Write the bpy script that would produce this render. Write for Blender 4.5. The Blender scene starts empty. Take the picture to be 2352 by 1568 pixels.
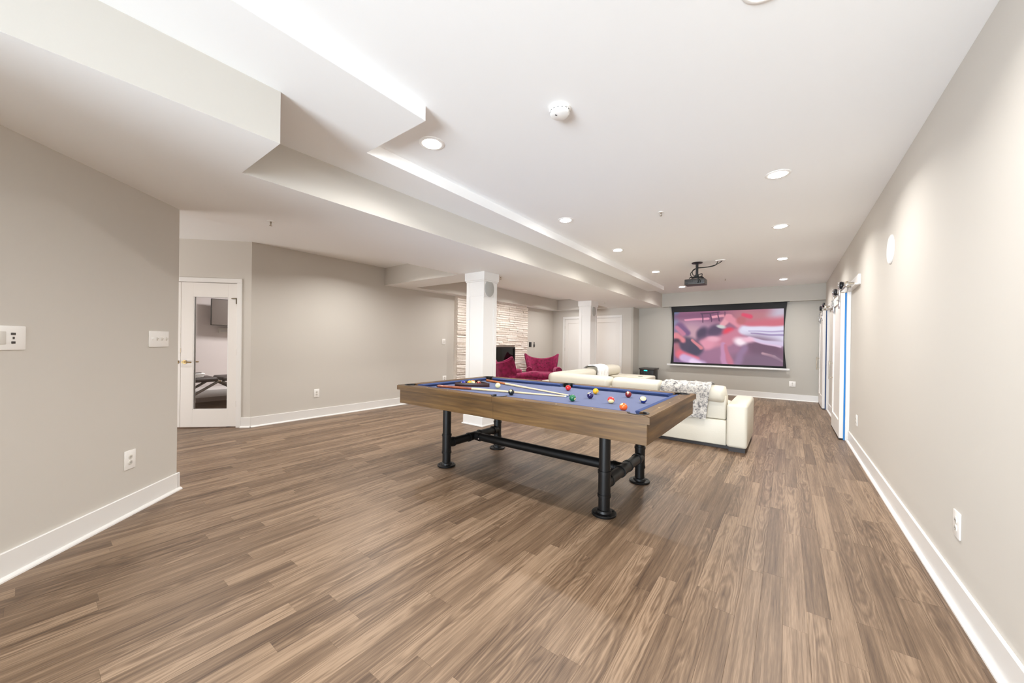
import bpy, bmesh, math, random
from mathutils import Matrix, Vector
random.seed(7)
PI = math.pi
SC = bpy.context.scene
C = SC.collection

# ------------------------------------------------------------------ camera, world, light, exposure
CAM_H = 1.2762
YAW, PIT, ROLL, FPX, SHY = 0.6449367, 0.0023664, 0.0136360, 839.46, 6.0
cam = bpy.data.cameras.new('camera')
cam.sensor_fit = 'HORIZONTAL'
cam.sensor_width = 36.0
cam.lens = FPX / 2352 * 36.0
cam.shift_y = SHY / 2352
cam.clip_start = 0.02
cam.clip_end = 100
co = bpy.data.objects.new('camera', cam)
C.objects.link(co)
SC.camera = co
_F = Vector((-math.sin(YAW), math.cos(YAW), 0))
_R = Vector((math.cos(YAW), math.sin(YAW), 0))
_U = Vector((0, 0, 1))
_F2 = _F * math.cos(PIT) - _U * math.sin(PIT)
_U2 = _U * math.cos(PIT) + _F * math.sin(PIT)
_R2 = _R * math.cos(ROLL) + _U2 * math.sin(ROLL)
_U3 = _U2 * math.cos(ROLL) - _R * math.sin(ROLL)
co.matrix_world = Matrix(((_R2.x, _U3.x, -_F2.x, 0), (_R2.y, _U3.y, -_F2.y, 0), (_R2.z, _U3.z, -_F2.z, CAM_H), (0, 0, 0, 1)))

SC.view_settings.view_transform = 'Standard'
SC.view_settings.look = 'None'
SC.view_settings.gamma = 1.0
SC.view_settings.use_curve_mapping = False
SC.view_settings.exposure = 0.93
try:
    SC.cycles.diffuse_bounces = 8
    SC.cycles.max_bounces = 14
    SC.cycles.sample_clamp_indirect = 6.0
    SC.cycles.caustics_reflective = False
    SC.cycles.caustics_refractive = False
except Exception:
    pass

world = bpy.data.worlds.new('world')
SC.world = world
world.use_nodes = True
_bg = world.node_tree.nodes['Background']
_bg.inputs[0].default_value = (0.62, 0.78, 1.0, 1)
_bg.inputs[1].default_value = 1.0

def area_light(name, loc, rot, sx, sy, power, col, spread=180, shape='RECTANGLE'):
    l = bpy.data.lights.new(name, 'AREA')
    l.shape = shape
    l.size = sx
    if shape in ('RECTANGLE', 'ELLIPSE'):
        l.size_y = sy
    l.energy = power
    l.color = col
    l.spread = math.radians(spread)
    o = bpy.data.objects.new(name, l)
    o.location = loc
    o.rotation_euler = rot
    C.objects.link(o)
    return o

# daylight entering by the glazed patio door in the wall behind the camera
area_light('daylight', (-0.65, -3.85, 1.15), (PI / 2, 0, 0), 2.3, 2.0, 95, (0.68, 0.85, 1.0))
# added upward fill light beyond that door, put in to brighten the ceiling
area_light('added_ceiling_uplight', (-0.65, -11.0, 0.10), (math.radians(112), 0, 0), 8.0, 5.5, 3000, (0.84, 0.92, 1.0))
# added unseen fill light in the left passage, brightens door, soffit and side ceiling
area_light('added_passage_fill', (-7.25, -3.1, 0.7), (math.radians(118), 0, math.radians(-12)), 2.2, 1.3, 100, (1.0, 0.97, 0.95))
LAMP_W = 10.2
LAMP_COL = (1.0, 0.985, 0.96)

# ------------------------------------------------------------------ key dimensions (metres)
XR, YW, YB, YD = 0.6953, 11.06, 10.911, 10.56       # right wall, screen wall, bulkhead face, double-door wall
XL = -6.243                                          # left wall
ZM, ZT, ZS, ZL = 2.743, 2.651, 2.365, 2.70           # main, tray, soffit, side ceilings
XS, XE = -2.8616, -4.2385                            # soffit right / left edge
YBACK, XBACK = -3.6, -2.0
s2 = math.sqrt(0.5)
MQ = Matrix(((-s2, -s2, 0, XL), (-s2, s2, 0, 1.9687), (0, 0, 1, 0), (0, 0, 0, 1)))   # glazed-door wall
MP = Matrix(((s2, -s2, 0, -4.11), (-s2, -s2, 0, 0.7715), (0, 0, 1, 0), (0, 0, 0, 1)))  # diagonal partition

# ------------------------------------------------------------------ materials
def lin(c):
    return tuple(((x / 255) / 12.92 if x / 255 <= 0.04045 else ((x / 255 + 0.055) / 1.055) ** 2.4) for x in c)

class NT:
    def __init__(s, name):
        s.m = bpy.data.materials.new(name)
        s.m.use_nodes = True
        s.t = s.m.node_tree
        s.b = s.t.nodes['Principled BSDF']
    def n(s, typ, **kw):
        x = s.t.nodes.new(typ)
        for k, v in kw.items():
            setattr(x, k, v)
        return x
    def l(s, a, b):
        s.t.links.new(a, b)
    def math(s, op, a, b=None, c=None, clamp=False):
        x = s.n('ShaderNodeMath', operation=op, use_clamp=clamp)
        for i, v in enumerate((a, b, c)):
            if v is None:
                continue
            if isinstance(v, (int, float)):
                x.inputs[i].default_value = v
            else:
                s.l(v, x.inputs[i])
        return x.outputs[0]
    def ramp(s, fac, stops, interp='LINEAR'):
        x = s.n('ShaderNodeValToRGB')
        cr = x.color_ramp
        cr.interpolation = interp
        while len(cr.elements) < len(stops):
            cr.elements.new(0.5)
        for e, (p, c) in zip(cr.elements, stops):
            e.position = p
            e.color = (*c, 1)
        s.l(fac, x.inputs[0])
        return x.outputs[0]
    def noise(s, vec, scale, detail=2, rough=0.5, dist=0.0):
        x = s.n('ShaderNodeTexNoise')
        x.inputs['Scale'].default_value = scale
        x.inputs['Detail'].default_value = detail
        x.inputs['Roughness'].default_value = rough
        x.inputs['Distortion'].default_value = dist
        if vec is not None:
            s.l(vec, x.inputs['Vector'])
        return x.outputs[0]
    def comb(s, a, b, c):
        x = s.n('ShaderNodeCombineXYZ')
        for i, v in enumerate((a, b, c)):
            if isinstance(v, (int, float)):
                x.inputs[i].default_value = v
            else:
                s.l(v, x.inputs[i])
        return x.outputs[0]
    def bump(s, h, strength=0.2, dist=0.01):
        x = s.n('ShaderNodeBump')
        x.inputs['Strength'].default_value = strength
        x.inputs['Distance'].default_value = dist
        s.l(h, x.inputs['Height'])
        s.l(x.outputs[0], s.b.inputs['Normal'])

def mat(name, rgb, rough=0.5, metal=0.0, spec=0.5, emit=None, es=0.0, sheen=0.0, noise=None, bump=None, coat=0.0):
    k = NT(name)
    b = k.b
    col = lin(rgb)
    b.inputs['Base Color'].default_value = (*col, 1)
    b.inputs['Roughness'].default_value = rough
    b.inputs['Metallic'].default_value = metal
    b.inputs['Specular IOR Level'].default_value = spec
    if emit:
        b.inputs['Emission Color'].default_value = (*lin(emit), 1)
        b.inputs['Emission Strength'].default_value = es
    if sheen:
        b.inputs['Sheen Weight'].default_value = sheen
        b.inputs['Sheen Roughness'].default_value = 0.35
        b.inputs['Sheen Tint'].default_value = (*lin((255, 170, 200)), 1)
    if coat:
        b.inputs['Coat Weight'].default_value = coat
    if noise or bump:
        tc = k.n('ShaderNodeNewGeometry').outputs['Position']
    if noise:
        sc, lo, hi = noise
        f = k.noise(tc, sc, 3, 0.6)
        k.l(k.ramp(f, [(0.3, lin(lo)), (0.7, lin(hi))]), b.inputs['Base Color'])
    if bump:
        sc, st, di = bump
        k.bump(k.noise(tc, sc, 2, 0.5), st, di)
    return k.m

M = {}
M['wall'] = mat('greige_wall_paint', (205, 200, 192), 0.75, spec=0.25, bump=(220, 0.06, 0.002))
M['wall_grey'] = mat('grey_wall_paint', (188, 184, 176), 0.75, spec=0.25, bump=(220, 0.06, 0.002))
M['ceiling'] = mat('white_ceiling_paint', (245, 245, 244), 0.8, spec=0.2)
M['trim'] = mat('white_trim_paint', (230, 228, 225), 0.35, spec=0.45)
M['door'] = mat('white_door_paint', (230, 226, 221), 0.4, spec=0.4)
M['gap'] = mat('dark_gap', (22, 18, 15), 0.9)
M['plastic'] = mat('white_plastic', (242, 240, 236), 0.3)
M['ivory'] = mat('off_white_plastic', (214, 210, 202), 0.4)  # off-white plastic tone of sockets, rockers and most toggles
M['slot'] = mat('dark_slot', (70, 66, 62), 0.6)
M['chrome'] = mat('polished_chrome', (215, 215, 218), 0.12, 1.0)
M['nickel'] = mat('brushed_nickel', (172, 160, 142), 0.3, 1.0)
M['brass'] = mat('aged_brass', (176, 150, 104), 0.3, 1.0)
M['black_rubber'] = mat('black_wheel', (24, 25, 30), 0.35)
M['tape'] = mat('blue_painters_tape', (36, 126, 196), 0.6)
M['tape_shaded'] = mat('shaded_painters_tape', (18, 56, 104), 0.6)  # same blue tape on the farther door, its shade put into the colour
M['black_metal'] = mat('black_pipe_metal', (15, 13, 12), 0.46, 0.3, bump=(160, 0.25, 0.002))
M['black'] = mat('black_plastic', (18, 18, 20), 0.4)
M['dkgrey'] = mat('dark_grey_plastic', (62, 58, 56), 0.45)
M['cable'] = mat('black_cable', (16, 22, 20), 0.5)
M['leather_black'] = mat('black_pocket_leather', (20, 18, 17), 0.45)
M['cloth'] = mat('blue_billiard_cloth', (106, 113, 142), 0.95, spec=0.1, bump=(900, 0.1, 0.001))
M['cushion'] = mat('shaded_cushion_cloth', (66, 80, 122), 0.9, spec=0.15)  # bed cloth made darker: shade on the cushion face put into the colour
M['leather'] = mat('cream_leather', (208, 202, 187), 0.42, spec=0.4, bump=(60, 0.08, 0.01))
M['plinth'] = mat('dark_espresso_wood', (34, 24, 20), 0.5)
M['velvet'] = mat('magenta_velvet', (116, 6, 54), 0.8, sheen=0.5, noise=(14, (98, 3, 46), (154, 18, 80)))
M['button'] = mat('dark_velvet_button', (84, 4, 36), 0.8)
M['screen_black'] = mat('black_screen_border', (16, 14, 18), 0.7)
M['white_metal'] = mat('white_metal', (232, 232, 232), 0.35)
M['teal_led'] = mat('teal_display', (20, 120, 120), 0.4, emit=(40, 225, 215), es=1.6)
M['lamp'] = mat('lit_lamp_lens', (255, 255, 255), 0.5, emit=(255, 252, 246), es=40.0)
M['pad'] = mat('dark_brown_vinyl', (58, 48, 46), 0.5)
M['steel'] = mat('grey_steel', (128, 122, 118), 0.4, 0.5)
M['palegrey'] = mat('pale_grey_laminate', (206, 202, 200), 0.5)
M['paper'] = mat('white_towel', (240, 240, 240), 0.9)
M['grille'] = mat('grey_speaker_grille', (178, 178, 174), 0.6, bump=(700, 0.4, 0.002))
M['white_grille'] = mat('white_speaker_grille', (240, 238, 234), 0.6, bump=(700, 0.3, 0.002))
M['throw_white'] = mat('white_knit_throw', (232, 232, 232), 0.95, noise=(30, (216, 216, 218), (244, 243, 242)), bump=(120, 0.5, 0.01))
M['gymwall'] = mat('pale_gym_wall', (222, 214, 212), 0.8)
M['firebox'] = mat('firebox_grey', (120, 108, 102), 0.7)
M['flame'] = mat('ember_glow', (90, 40, 20), 0.8, emit=(255, 150, 90), es=1.2)
M['cue_butt'] = mat('orange_stained_wood', (186, 100, 40), 0.3, noise=(25, (170, 86, 30), (202, 118, 54)))
M['cue_butt_red'] = mat('reddish_stained_wood', (160, 86, 60), 0.3, noise=(25, (140, 72, 50), (176, 104, 74)))
M['cue_shaft'] = mat('pale_maple', (232, 210, 172), 0.3)
M['cue_tip'] = mat('blue_leather_tip', (50, 90, 120), 0.8)
M['ferrule'] = mat('white_ferrule', (240, 236, 226), 0.3)
M['rack_wood'] = mat('dark_mahogany', (52, 20, 16), 0.35)
M['sight'] = mat('pearl_sight', (210, 190, 150), 0.3)

def glass_mat():
    k = NT('clear_glass')
    t = k.n('ShaderNodeBsdfTransparent')
    g = k.n('ShaderNodeBsdfGlossy')
    g.inputs['Roughness'].default_value = 0.02
    f = k.n('ShaderNodeFresnel')
    f.inputs[0].default_value = 1.45
    mx = k.n('ShaderNodeMixShader')
    k.l(f.outputs[0], mx.inputs[0])
    k.l(t.outputs[0], mx.inputs[1])
    k.l(g.outputs[0], mx.inputs[2])
    k.l(mx.outputs[0], k.t.nodes['Material Output'].inputs[0])
    return k.m
M['glass'] = glass_mat()

PW, PLN = 0.0915, 1.05      # floor strip width / length
def floor_mat():
    k = NT('walnut_strip_floor')
    pos = k.n('ShaderNodeNewGeometry').outputs['Position']
    sp = k.n('ShaderNodeSeparateXYZ')
    k.l(pos, sp.inputs[0])
    x, y = sp.outputs[0], sp.outputs[1]
    row = k.math('FLOOR', k.math('DIVIDE', x, PW))
    off = k.math('FRACT', k.math('ADD', k.math('MULTIPLY', row, 0.618034), k.math('MULTIPLY', k.math('MULTIPLY', row, row), 0.2137)))
    idx = k.math('FLOOR', k.math('ADD', k.math('DIVIDE', y, PLN), off))
    wn = k.n('ShaderNodeTexWhiteNoise', noise_dimensions='2D')
    k.l(k.comb(row, idx, 0), wn.inputs['Vector'])
    rs = k.n('ShaderNodeSeparateColor')
    k.l(wn.outputs['Color'], rs.inputs[0])
    r1, r2, r3 = rs.outputs
    zoff = k.math('MULTIPLY', r1, 53.0)
    # flame-figure grain: contour lines of a noise stretched along the strip
    v1 = k.comb(k.math('MULTIPLY', x, 15.0), k.math('MULTIPLY', y, 3.2), zoff)
    n1 = k.noise(v1, 1.0, 2, 0.5, 0.2)
    xl = k.math('ADD', k.math('SUBTRACT', k.math('FRACT', k.math('DIVIDE', x, PW)), 0.5), k.math('MULTIPLY', k.math('SUBTRACT', r1, 0.5), 0.5))
    fl = k.math('ADD', k.math('MULTIPLY', k.math('MULTIPLY', xl, xl), k.math('ADD', 5.0, k.math('MULTIPLY', r3, 5.0))), k.math('MULTIPLY', n1, 3.4))
    fl = k.math('ADD', fl, k.math('MULTIPLY', y, k.math('SUBTRACT', k.math('MULTIPLY', k.math('GREATER_THAN', r1, 0.5), 5.6), 2.8)))
    rings = k.math('PINGPONG', k.math('MULTIPLY', fl, 2.1), 1.0)
    v2 = k.comb(k.math('MULTIPLY', x, 110.0), k.math('MULTIPLY', y, 2.4), zoff)
    n2 = k.noise(v2, 1.0, 3, 0.6)
    v3 = k.comb(k.math('MULTIPLY', x, 380.0), k.math('MULTIPLY', y, 14.0), zoff)
    n3 = k.noise(v3, 1.0, 1, 0.5)
    v4 = k.comb(k.math('MULTIPLY', x, 26.0), k.math('MULTIPLY', y, 1.2), k.math('ADD', zoff, 7.0))
    n4 = k.noise(v4, 1.0, 2, 0.5)
    fig = k.math('MULTIPLY', k.math('SUBTRACT', rings, 0.5), k.math('MULTIPLY', k.math('GREATER_THAN', r2, 0.48), 0.19))
    g = k.math('ADD', k.math('ADD', fig, 0.075), k.math('MULTIPLY', n2, 0.58))
    g = k.math('ADD', g, k.math('MULTIPLY', n4, 0.50))
    g = k.math('ADD', g, k.math('MULTIPLY', n3, 0.26))
    g = k.math('ADD', g, k.math('MULTIPLY', k.math('SUBTRACT', r3, 0.5), 0.22))
    col = k.ramp(g, [(0.36, lin((53, 38, 27))), (0.55, lin((87, 67, 50))), (0.73, lin((111, 89, 69))), (0.95, lin((146, 122, 99)))])
    k.l(col, k.b.inputs['Base Color'])
    k.b.inputs['Roughness'].default_value = 0.42
    k.b.inputs['Specular IOR Level'].default_value = 0.45
    k.bump(g, 0.08, 0.004)
    return k.m
M['floor'] = floor_mat()

def table_wood(name, axis):
    k = NT(name)
    pos = k.n('ShaderNodeNewGeometry').outputs['Position']
    sp = k.n('ShaderNodeSeparateXYZ')
    k.l(pos, sp.inputs[0])
    x, y, z = sp.outputs
    if axis == 'x':
        v = k.comb(k.math('MULTIPLY', x, 2.0), k.math('MULTIPLY', y, 40.0), k.math('MULTIPLY', z, 40.0))
        w = k.comb(k.math('MULTIPLY', x, 1.6), k.math('MULTIPLY', y, 12.0), k.math('MULTIPLY', z, 16.0))
    else:
        v = k.comb(k.math('MULTIPLY', x, 40.0), k.math('MULTIPLY', y, 2.0), k.math('MULTIPLY', z, 40.0))
        w = k.comb(k.math('MULTIPLY', x, 12.0), k.math('MULTIPLY', y, 1.6), k.math('MULTIPLY', z, 16.0))
    g = k.math('ADD', k.math('MULTIPLY', k.noise(v, 1.0, 4, 0.6), 0.5), k.math('MULTIPLY', k.noise(w, 1.0, 3, 0.55), 0.5))
    k.l(k.ramp(g, [(0.32, lin((54, 36, 14))), (0.48, lin((85, 59, 26))), (0.60, lin((105, 77, 39))), (0.74, lin((133, 104, 62)))]), k.b.inputs['Base Color'])
    k.b.inputs['Roughness'].default_value = 0.5
    k.bump(g, 0.25, 0.004)
    return k.m
M['twood_x'] = table_wood('rustic_brown_wood_long', 'x')
M['twood_y'] = table_wood('rustic_brown_wood_short', 'y')

def stone_mat():
    k = NT('white_ledger_stone')
    pos = k.n('ShaderNodeNewGeometry').outputs['Position']
    oi = k.n('ShaderNodeObjectInfo').outputs['Random']
    n = k.noise(pos, 18, 4, 0.65)
    c = k.math('ADD', k.math('MULTIPLY', n, 0.8), k.math('MULTIPLY', oi, 0.35))
    k.l(k.ramp(c, [(0.25, lin((214, 200, 186))), (0.55, lin((236, 227, 216))), (0.85, lin((246, 240, 233)))]), k.b.inputs['Base Color'])
    k.b.inputs['Roughness'].default_value = 0.8
    k.bump(n, 0.6, 0.02)
    return k.m
M['stone'] = stone_mat()

def fur_mat():
    k = NT('mottled_grey_fur')
    pos = k.n('ShaderNodeNewGeometry').outputs['Position']
    n = k.noise(pos, 26, 5, 0.7, 0.8)
    k.l(k.ramp(n, [(0.34, lin((96, 94, 96))), (0.44, lin((168, 165, 163))), (0.54, lin((224, 220, 213))), (0.7, lin((238, 234, 227)))]), k.b.inputs['Base Color'])
    k.b.inputs['Roughness'].default_value = 0.95
    k.bump(k.noise(pos, 60, 4, 0.7), 1.0, 0.02)
    return k.m
M['fur'] = fur_mat()

def film_mat():
    k = NT('projected_film_frame')
    a = k.n('ShaderNodeAttribute')
    a.attribute_name = 'film'
    k.b.inputs['Base Color'].default_value = (0.02, 0.02, 0.02, 1)
    k.b.inputs['Roughness'].default_value = 0.8
    k.l(a.outputs['Color'], k.b.inputs['Emission Color'])
    k.b.inputs['Emission Strength'].default_value = 0.5
    return k.m
M['film'] = film_mat()

def ball_mat(name, rgb, stripe=False):
    k = NT(name)
    tc = k.n('ShaderNodeTexCoord').outputs['Object']
    sp = k.n('ShaderNodeSeparateXYZ')
    k.l(tc, sp.inputs[0])
    ax = k.math('ABSOLUTE', sp.outputs[0])
    z = k.math('ABSOLUTE', sp.outputs[2])
    cream = lin((240, 224, 166))
    spot = k.math('GREATER_THAN', ax, 0.0265)
    mix = k.n('ShaderNodeMix', data_type='RGBA')
    mix.inputs[6].default_value = (*lin(rgb), 1)
    mix.inputs[7].default_value = (*cream, 1)
    if stripe:
        white = k.math('GREATER_THAN', z, 0.0155)
        k.l(k.math('MAXIMUM', spot, white), mix.inputs[0])
    else:
        k.l(spot, mix.inputs[0])
    k.l(mix.outputs[2], k.b.inputs['Base Color'])
    k.b.inputs['Roughness'].default_value = 0.12
    k.b.inputs['Coat Weight'].default_value = 0.5
    return k.m

# ------------------------------------------------------------------ mesh helpers
ID = Matrix.Identity(4)

def nb():
    return bmesh.new()

def merge(bm, src, T=None):
    if T is not None:
        bmesh.ops.transform(src, matrix=T, verts=src.verts)
    me = bpy.data.meshes.new('tmp')
    src.to_mesh(me)
    src.free()
    bm.from_mesh(me)
    bpy.data.meshes.remove(me)

def box(bm, x0, x1, y0, y1, z0, z1, bev=0.0, T=None, seg=2):
    s = nb()
    r = bmesh.ops.create_cube(s, size=1)
    S = Matrix.Translation(((x0 + x1) / 2, (y0 + y1) / 2, (z0 + z1) / 2)) @ Matrix.Diagonal((abs(x1 - x0), abs(y1 - y0), abs(z1 - z0), 1))
    bmesh.ops.transform(s, matrix=S, verts=s.verts)
    if bev:
        bmesh.ops.bevel(s, geom=list(s.edges), offset=bev, segments=seg, affect='EDGES', profile=0.5)
    merge(bm, s, T)

def cyl(bm, p0, p1, r, r2=None, seg=20, T=None, caps=True):
    p0, p1 = Vector(p0), Vector(p1)
    d = p1 - p0
    s = nb()
    bmesh.ops.create_cone(s, cap_ends=caps, segments=seg, radius1=r, radius2=r if r2 is None else r2, depth=d.length)
    q = d.to_track_quat('Z', 'Y').to_matrix().to_4x4()
    bmesh.ops.transform(s, matrix=Matrix.Translation((p0 + p1) / 2) @ q, verts=s.verts)
    merge(bm, s, T)

def sph(bm, c, r, u=24, v=16, T=None, sc=(1, 1, 1)):
    s = nb()
    bmesh.ops.create_uvsphere(s, u_segments=u, v_segments=v, radius=r)
    bmesh.ops.transform(s, matrix=Matrix.Translation(c) @ Matrix.Diagonal((*sc, 1)), verts=s.verts)
    merge(bm, s, T)

def grid_surface(bm, rows, T=None, close=False):
    s = nb()
    V = [[s.verts.new(p) for p in r] for r in rows]
    for a, b in zip(V, V[1:]):
        n = len(a)
        for j in range(n if close else n - 1):
            s.faces.new((a[j], a[(j + 1) % n], b[(j + 1) % n], b[j]))
    bmesh.ops.recalc_face_normals(s, faces=s.faces)
    merge(bm, s, T)

def lathe(bm, prof, seg=32, T=None):
    rows = []
    for r, z in prof:
        rows.append([(r * math.cos(2 * PI * i / seg), r * math.sin(2 * PI * i / seg), z) for i in range(seg)])
    s = nb()
    V = [[s.verts.new(p) for p in r] for r in rows]
    for a, b in zip(V, V[1:]):
        for j in range(seg):
            s.faces.new((a[j], a[(j + 1) % seg], b[(j + 1) % seg], b[j]))
    for r in (V[0], V[-1]):
        s.faces.new(r)
    bmesh.ops.remove_doubles(s, verts=s.verts, dist=1e-6)
    bmesh.ops.recalc_face_normals(s, faces=s.faces)
    merge(bm, s, T)

def tube(bm, pts, r, seg=10, T=None):
    pts = [Vector(p) for p in pts]
    rows = []
    prev = None
    for i, p in enumerate(pts):
        d = (pts[min(i + 1, len(pts) - 1)] - pts[max(i - 1, 0)]).normalized()
        if prev is None:
            a = d.orthogonal().normalized()
        else:
            a = (prev - d * prev.dot(d)).normalized()
        prev = a
        b = d.cross(a)
        rr = r[i] if isinstance(r, (list, tuple)) else r
        rows.append([p + (a * math.cos(2 * PI * k / seg) + b * math.sin(2 * PI * k / seg)) * rr for k in range(seg)])
    s = nb()
    V = [[s.verts.new(p) for p in rw] for rw in rows]
    for a, b in zip(V, V[1:]):
        for j in range(seg):
            s.faces.new((a[j], a[(j + 1) % seg], b[(j + 1) % seg], b[j]))
    s.faces.new(V[0])
    s.faces.new(V[-1])
    bmesh.ops.recalc_face_normals(s, faces=s.faces)
    merge(bm, s, T)

def smooth_path(pts, n=8):
    out = []
    P = [Vector(p) for p in pts]
    for i in range(len(P) - 1):
        a, b, c, d = P[max(i - 1, 0)], P[i], P[i + 1], P[min(i + 2, len(P) - 1)]
        for k in range(n):
            t = k / n
            out.append(0.5 * ((2 * b) + (c - a) * t + (2 * a - 5 * b + 4 * c - d) * t * t + (3 * b - a - 3 * c + d) * t ** 3))
    out.append(P[-1])
    return out

def prism(bm, poly, z0, z1, T=None):
    s = nb()
    lo = [s.verts.new((x, y, z0)) for x, y in poly]
    hi = [s.verts.new((x, y, z1)) for x, y in poly]
    n = len(poly)
    s.faces.new(lo)
    s.faces.new(hi)
    for i in range(n):
        s.faces.new((lo[i], lo[(i + 1) % n], hi[(i + 1) % n], hi[i]))
    bmesh.ops.recalc_face_normals(s, faces=s.faces)
    merge(bm, s, T)

def rbox(bm, cx, cy, cz, lx, ly, lz, e=3.2, nu=20, nv=12, T=None, sag=0.0):
    """Soft cushion: a super-ellipsoid of full size lx, ly, lz."""
    f = lambda w, m: math.copysign(abs(w) ** (2.0 / m), w)
    rows = []
    for i in range(nv + 1):
        ph = -PI / 2 + PI * i / nv
        row = []
        for j in range(nu):
            th = 2 * PI * j / nu
            x = f(math.cos(ph), e) * f(math.cos(th), e)
            y = f(math.cos(ph), e) * f(math.sin(th), e)
            z = f(math.sin(ph), e)
            row.append((cx + x * lx / 2, cy + y * ly / 2, cz + z * lz / 2 + sag * (1 - x * x)))
        rows.append(row)
    s = nb()
    V = [[s.verts.new(p) for p in r] for r in rows]
    for a, b in zip(V, V[1:]):
        for j in range(nu):
            s.faces.new((a[j], a[(j + 1) % nu], b[(j + 1) % nu], b[j]))
    bmesh.ops.remove_doubles(s, verts=s.verts, dist=1e-5)
    bmesh.ops.recalc_face_normals(s, faces=s.faces)
    merge(bm, s, T)

WM = {}
def new_obj(name, bm, m, parent=None, smooth=True, angle=38, world=True):
    me = bpy.data.meshes.new(name)
    inv = None
    if parent is not None and world:
        inv = WM[parent.name].inverted()
    if inv is not None:
        bmesh.ops.transform(bm, matrix=inv, verts=bm.verts)
    bm.to_mesh(me)
    bm.free()
    if smooth:
        for p in me.polygons:
            p.use_smooth = True
        me.set_sharp_from_angle(angle=math.radians(angle))
    if m is not None:
        me.materials.append(M[m] if isinstance(m, str) else m)
    o = bpy.data.objects.new(name, me)
    C.objects.link(o)
    if parent is not None:
        o.parent = parent
        WM[o.name] = WM[parent.name]
    else:
        WM[o.name] = ID.copy()
    return o

def tag(o, label, cat=None, group=None, kind=None):
    if label:
        o['label'] = label
    if cat:
        o['category'] = cat
    if group:
        o['group'] = group
    if kind:
        o['kind'] = kind
    return o

def thing(name, label, cat, loc=(0, 0, 0), rotz=0.0, group=None):
    o = bpy.data.objects.new(name, None)
    o.empty_display_size = 0.1
    o.location = loc
    o.rotation_euler = (0, 0, rotz)
    C.objects.link(o)
    WM[o.name] = Matrix.Translation(loc) @ Matrix.Rotation(rotz, 4, 'Z')
    return tag(o, label, cat, group)

def struct(name, bm, m, label, cat, smooth=False):
    o = new_obj(name, bm, m, None, smooth)
    return tag(o, label, cat, None, 'structure')

def dup(root, loc, rotz, label, group=None):
    r = root.copy()
    C.objects.link(r)
    r.location = loc
    r.rotation_euler = (0, 0, rotz)
    tag(r, label, None, group)
    for ch in list(root.children):
        c = ch.copy()
        C.objects.link(c)
        c.parent = r
        for g in ch.children:
            d = g.copy()
            C.objects.link(d)
            d.parent = c
    return r

# ------------------------------------------------------------------ structure: floor
b = nb()
prism(b, [(-7.9, -1.2), (XBACK - 0.1, YBACK - 0.2), (XR + 0.1, YBACK - 0.2), (XR + 0.1, YW + 0.1), (-6.36, YW + 0.1), (-10.4, 6.0), (-10.4, 0.5)], -0.10, -0.008)
floor = struct('floor', b, 'gap', 'walnut-look strip floor of the basement games room', 'floor')

def proj(X, Y, Z):
    d = Vector((X, Y, Z - CAM_H))
    w = _F2.dot(d)
    if w < 0.05:
        return None
    return (1176 + FPX * _R2.dot(d) / w, 784 + SHY - FPX * _U3.dot(d) / w, w)

def plank_off(r):
    v = r * 0.618034 + r * r * 0.2137
    return v - math.floor(v)

def in_room(x, y):
    """strips that lie on the visible side of the walls"""
    if x > XR or y > YW or y < YBACK:
        return False
    if x + y < -3.34 and x > -4.11 and y < 0.77:
        return False
    if (y < 1.97 and -x + y > 8.21) or (x < XL and y > 1.9):
        return False
    return True

strips = []
for r in range(int(-8.0 / PW) - 1, int(XR / PW) + 1):
    o = plank_off(r)
    i0 = math.floor(YBACK / PLN + o)
    for i in range(i0, int(YW / PLN + o) + 1):
        x0, x1 = r * PW, (r + 1) * PW
        y0, y1 = (i - o) * PLN, (i + 1 - o) * PLN
        y0c, y1c = max(y0, YBACK), min(y1, YW)
        x1c = min(x1, XR)
        if y1c - y0c < 0.02 or x1c - x0 < 0.01:
            continue
        ok = any(in_room(x, y) for x in (x0 + .005, x1c - .005) for y in (y0c + .01, (y0c + y1c) / 2, y1c - .01))
        if not ok:
            continue
        score = -1
        full = all(in_room(x, y) for x in (x0, x1) for y in (y0, (y0 + y1) / 2, y1))
        if full:
            ps = [proj(x0, yy, 0) for yy in (y0, (y0 + y1) / 2, y1)]
            if any(p and -40 < p[0] < 2392 and p[1] < 1600 for p in ps):
                p = proj((x0 + x1) / 2, (y0 + y1) / 2, 0)
                score = 1 / p[2] if p else -1
        strips.append((score, x0, x1c, y0c, y1c))
strips.sort(reverse=True)
GAPW = 0.00012
sb = nb()
box(sb, GAPW, PW - GAPW, GAPW, PLN - GAPW, -0.010, 0.0, 0.0004, None, 1)
first = None
rest = nb()
for k, (sc, x0, x1, y0, y1) in enumerate(strips):
    if k < 290 and sc > 0:
        if first is None:
            first = new_obj('plank', sb, 'floor', floor, False)
            first.location = (x0, y0, 0)
        else:
            c = first.copy()
            C.objects.link(c)
            c.location = (x0, y0, 0)
    else:
        box(rest, x0 + GAPW, x1 - GAPW, y0 + GAPW, y1 - GAPW, -0.010, 0.0)
rp = new_obj('far_planks', rest, 'floor', floor, False)
rp['kind'] = 'stuff'

# gym-room floor beyond the glazed door
b = nb()
prism(b, [(-6.37, 2.0), (-6.37, 4.9), (-10.2, 4.9), (-10.2, -1.8), (-10.0, -1.8)], -0.008, 0.0)
gf = struct('floor_gym', b, 'floor', 'brown strip floor of the small room behind the glazed door', 'floor')

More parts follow.
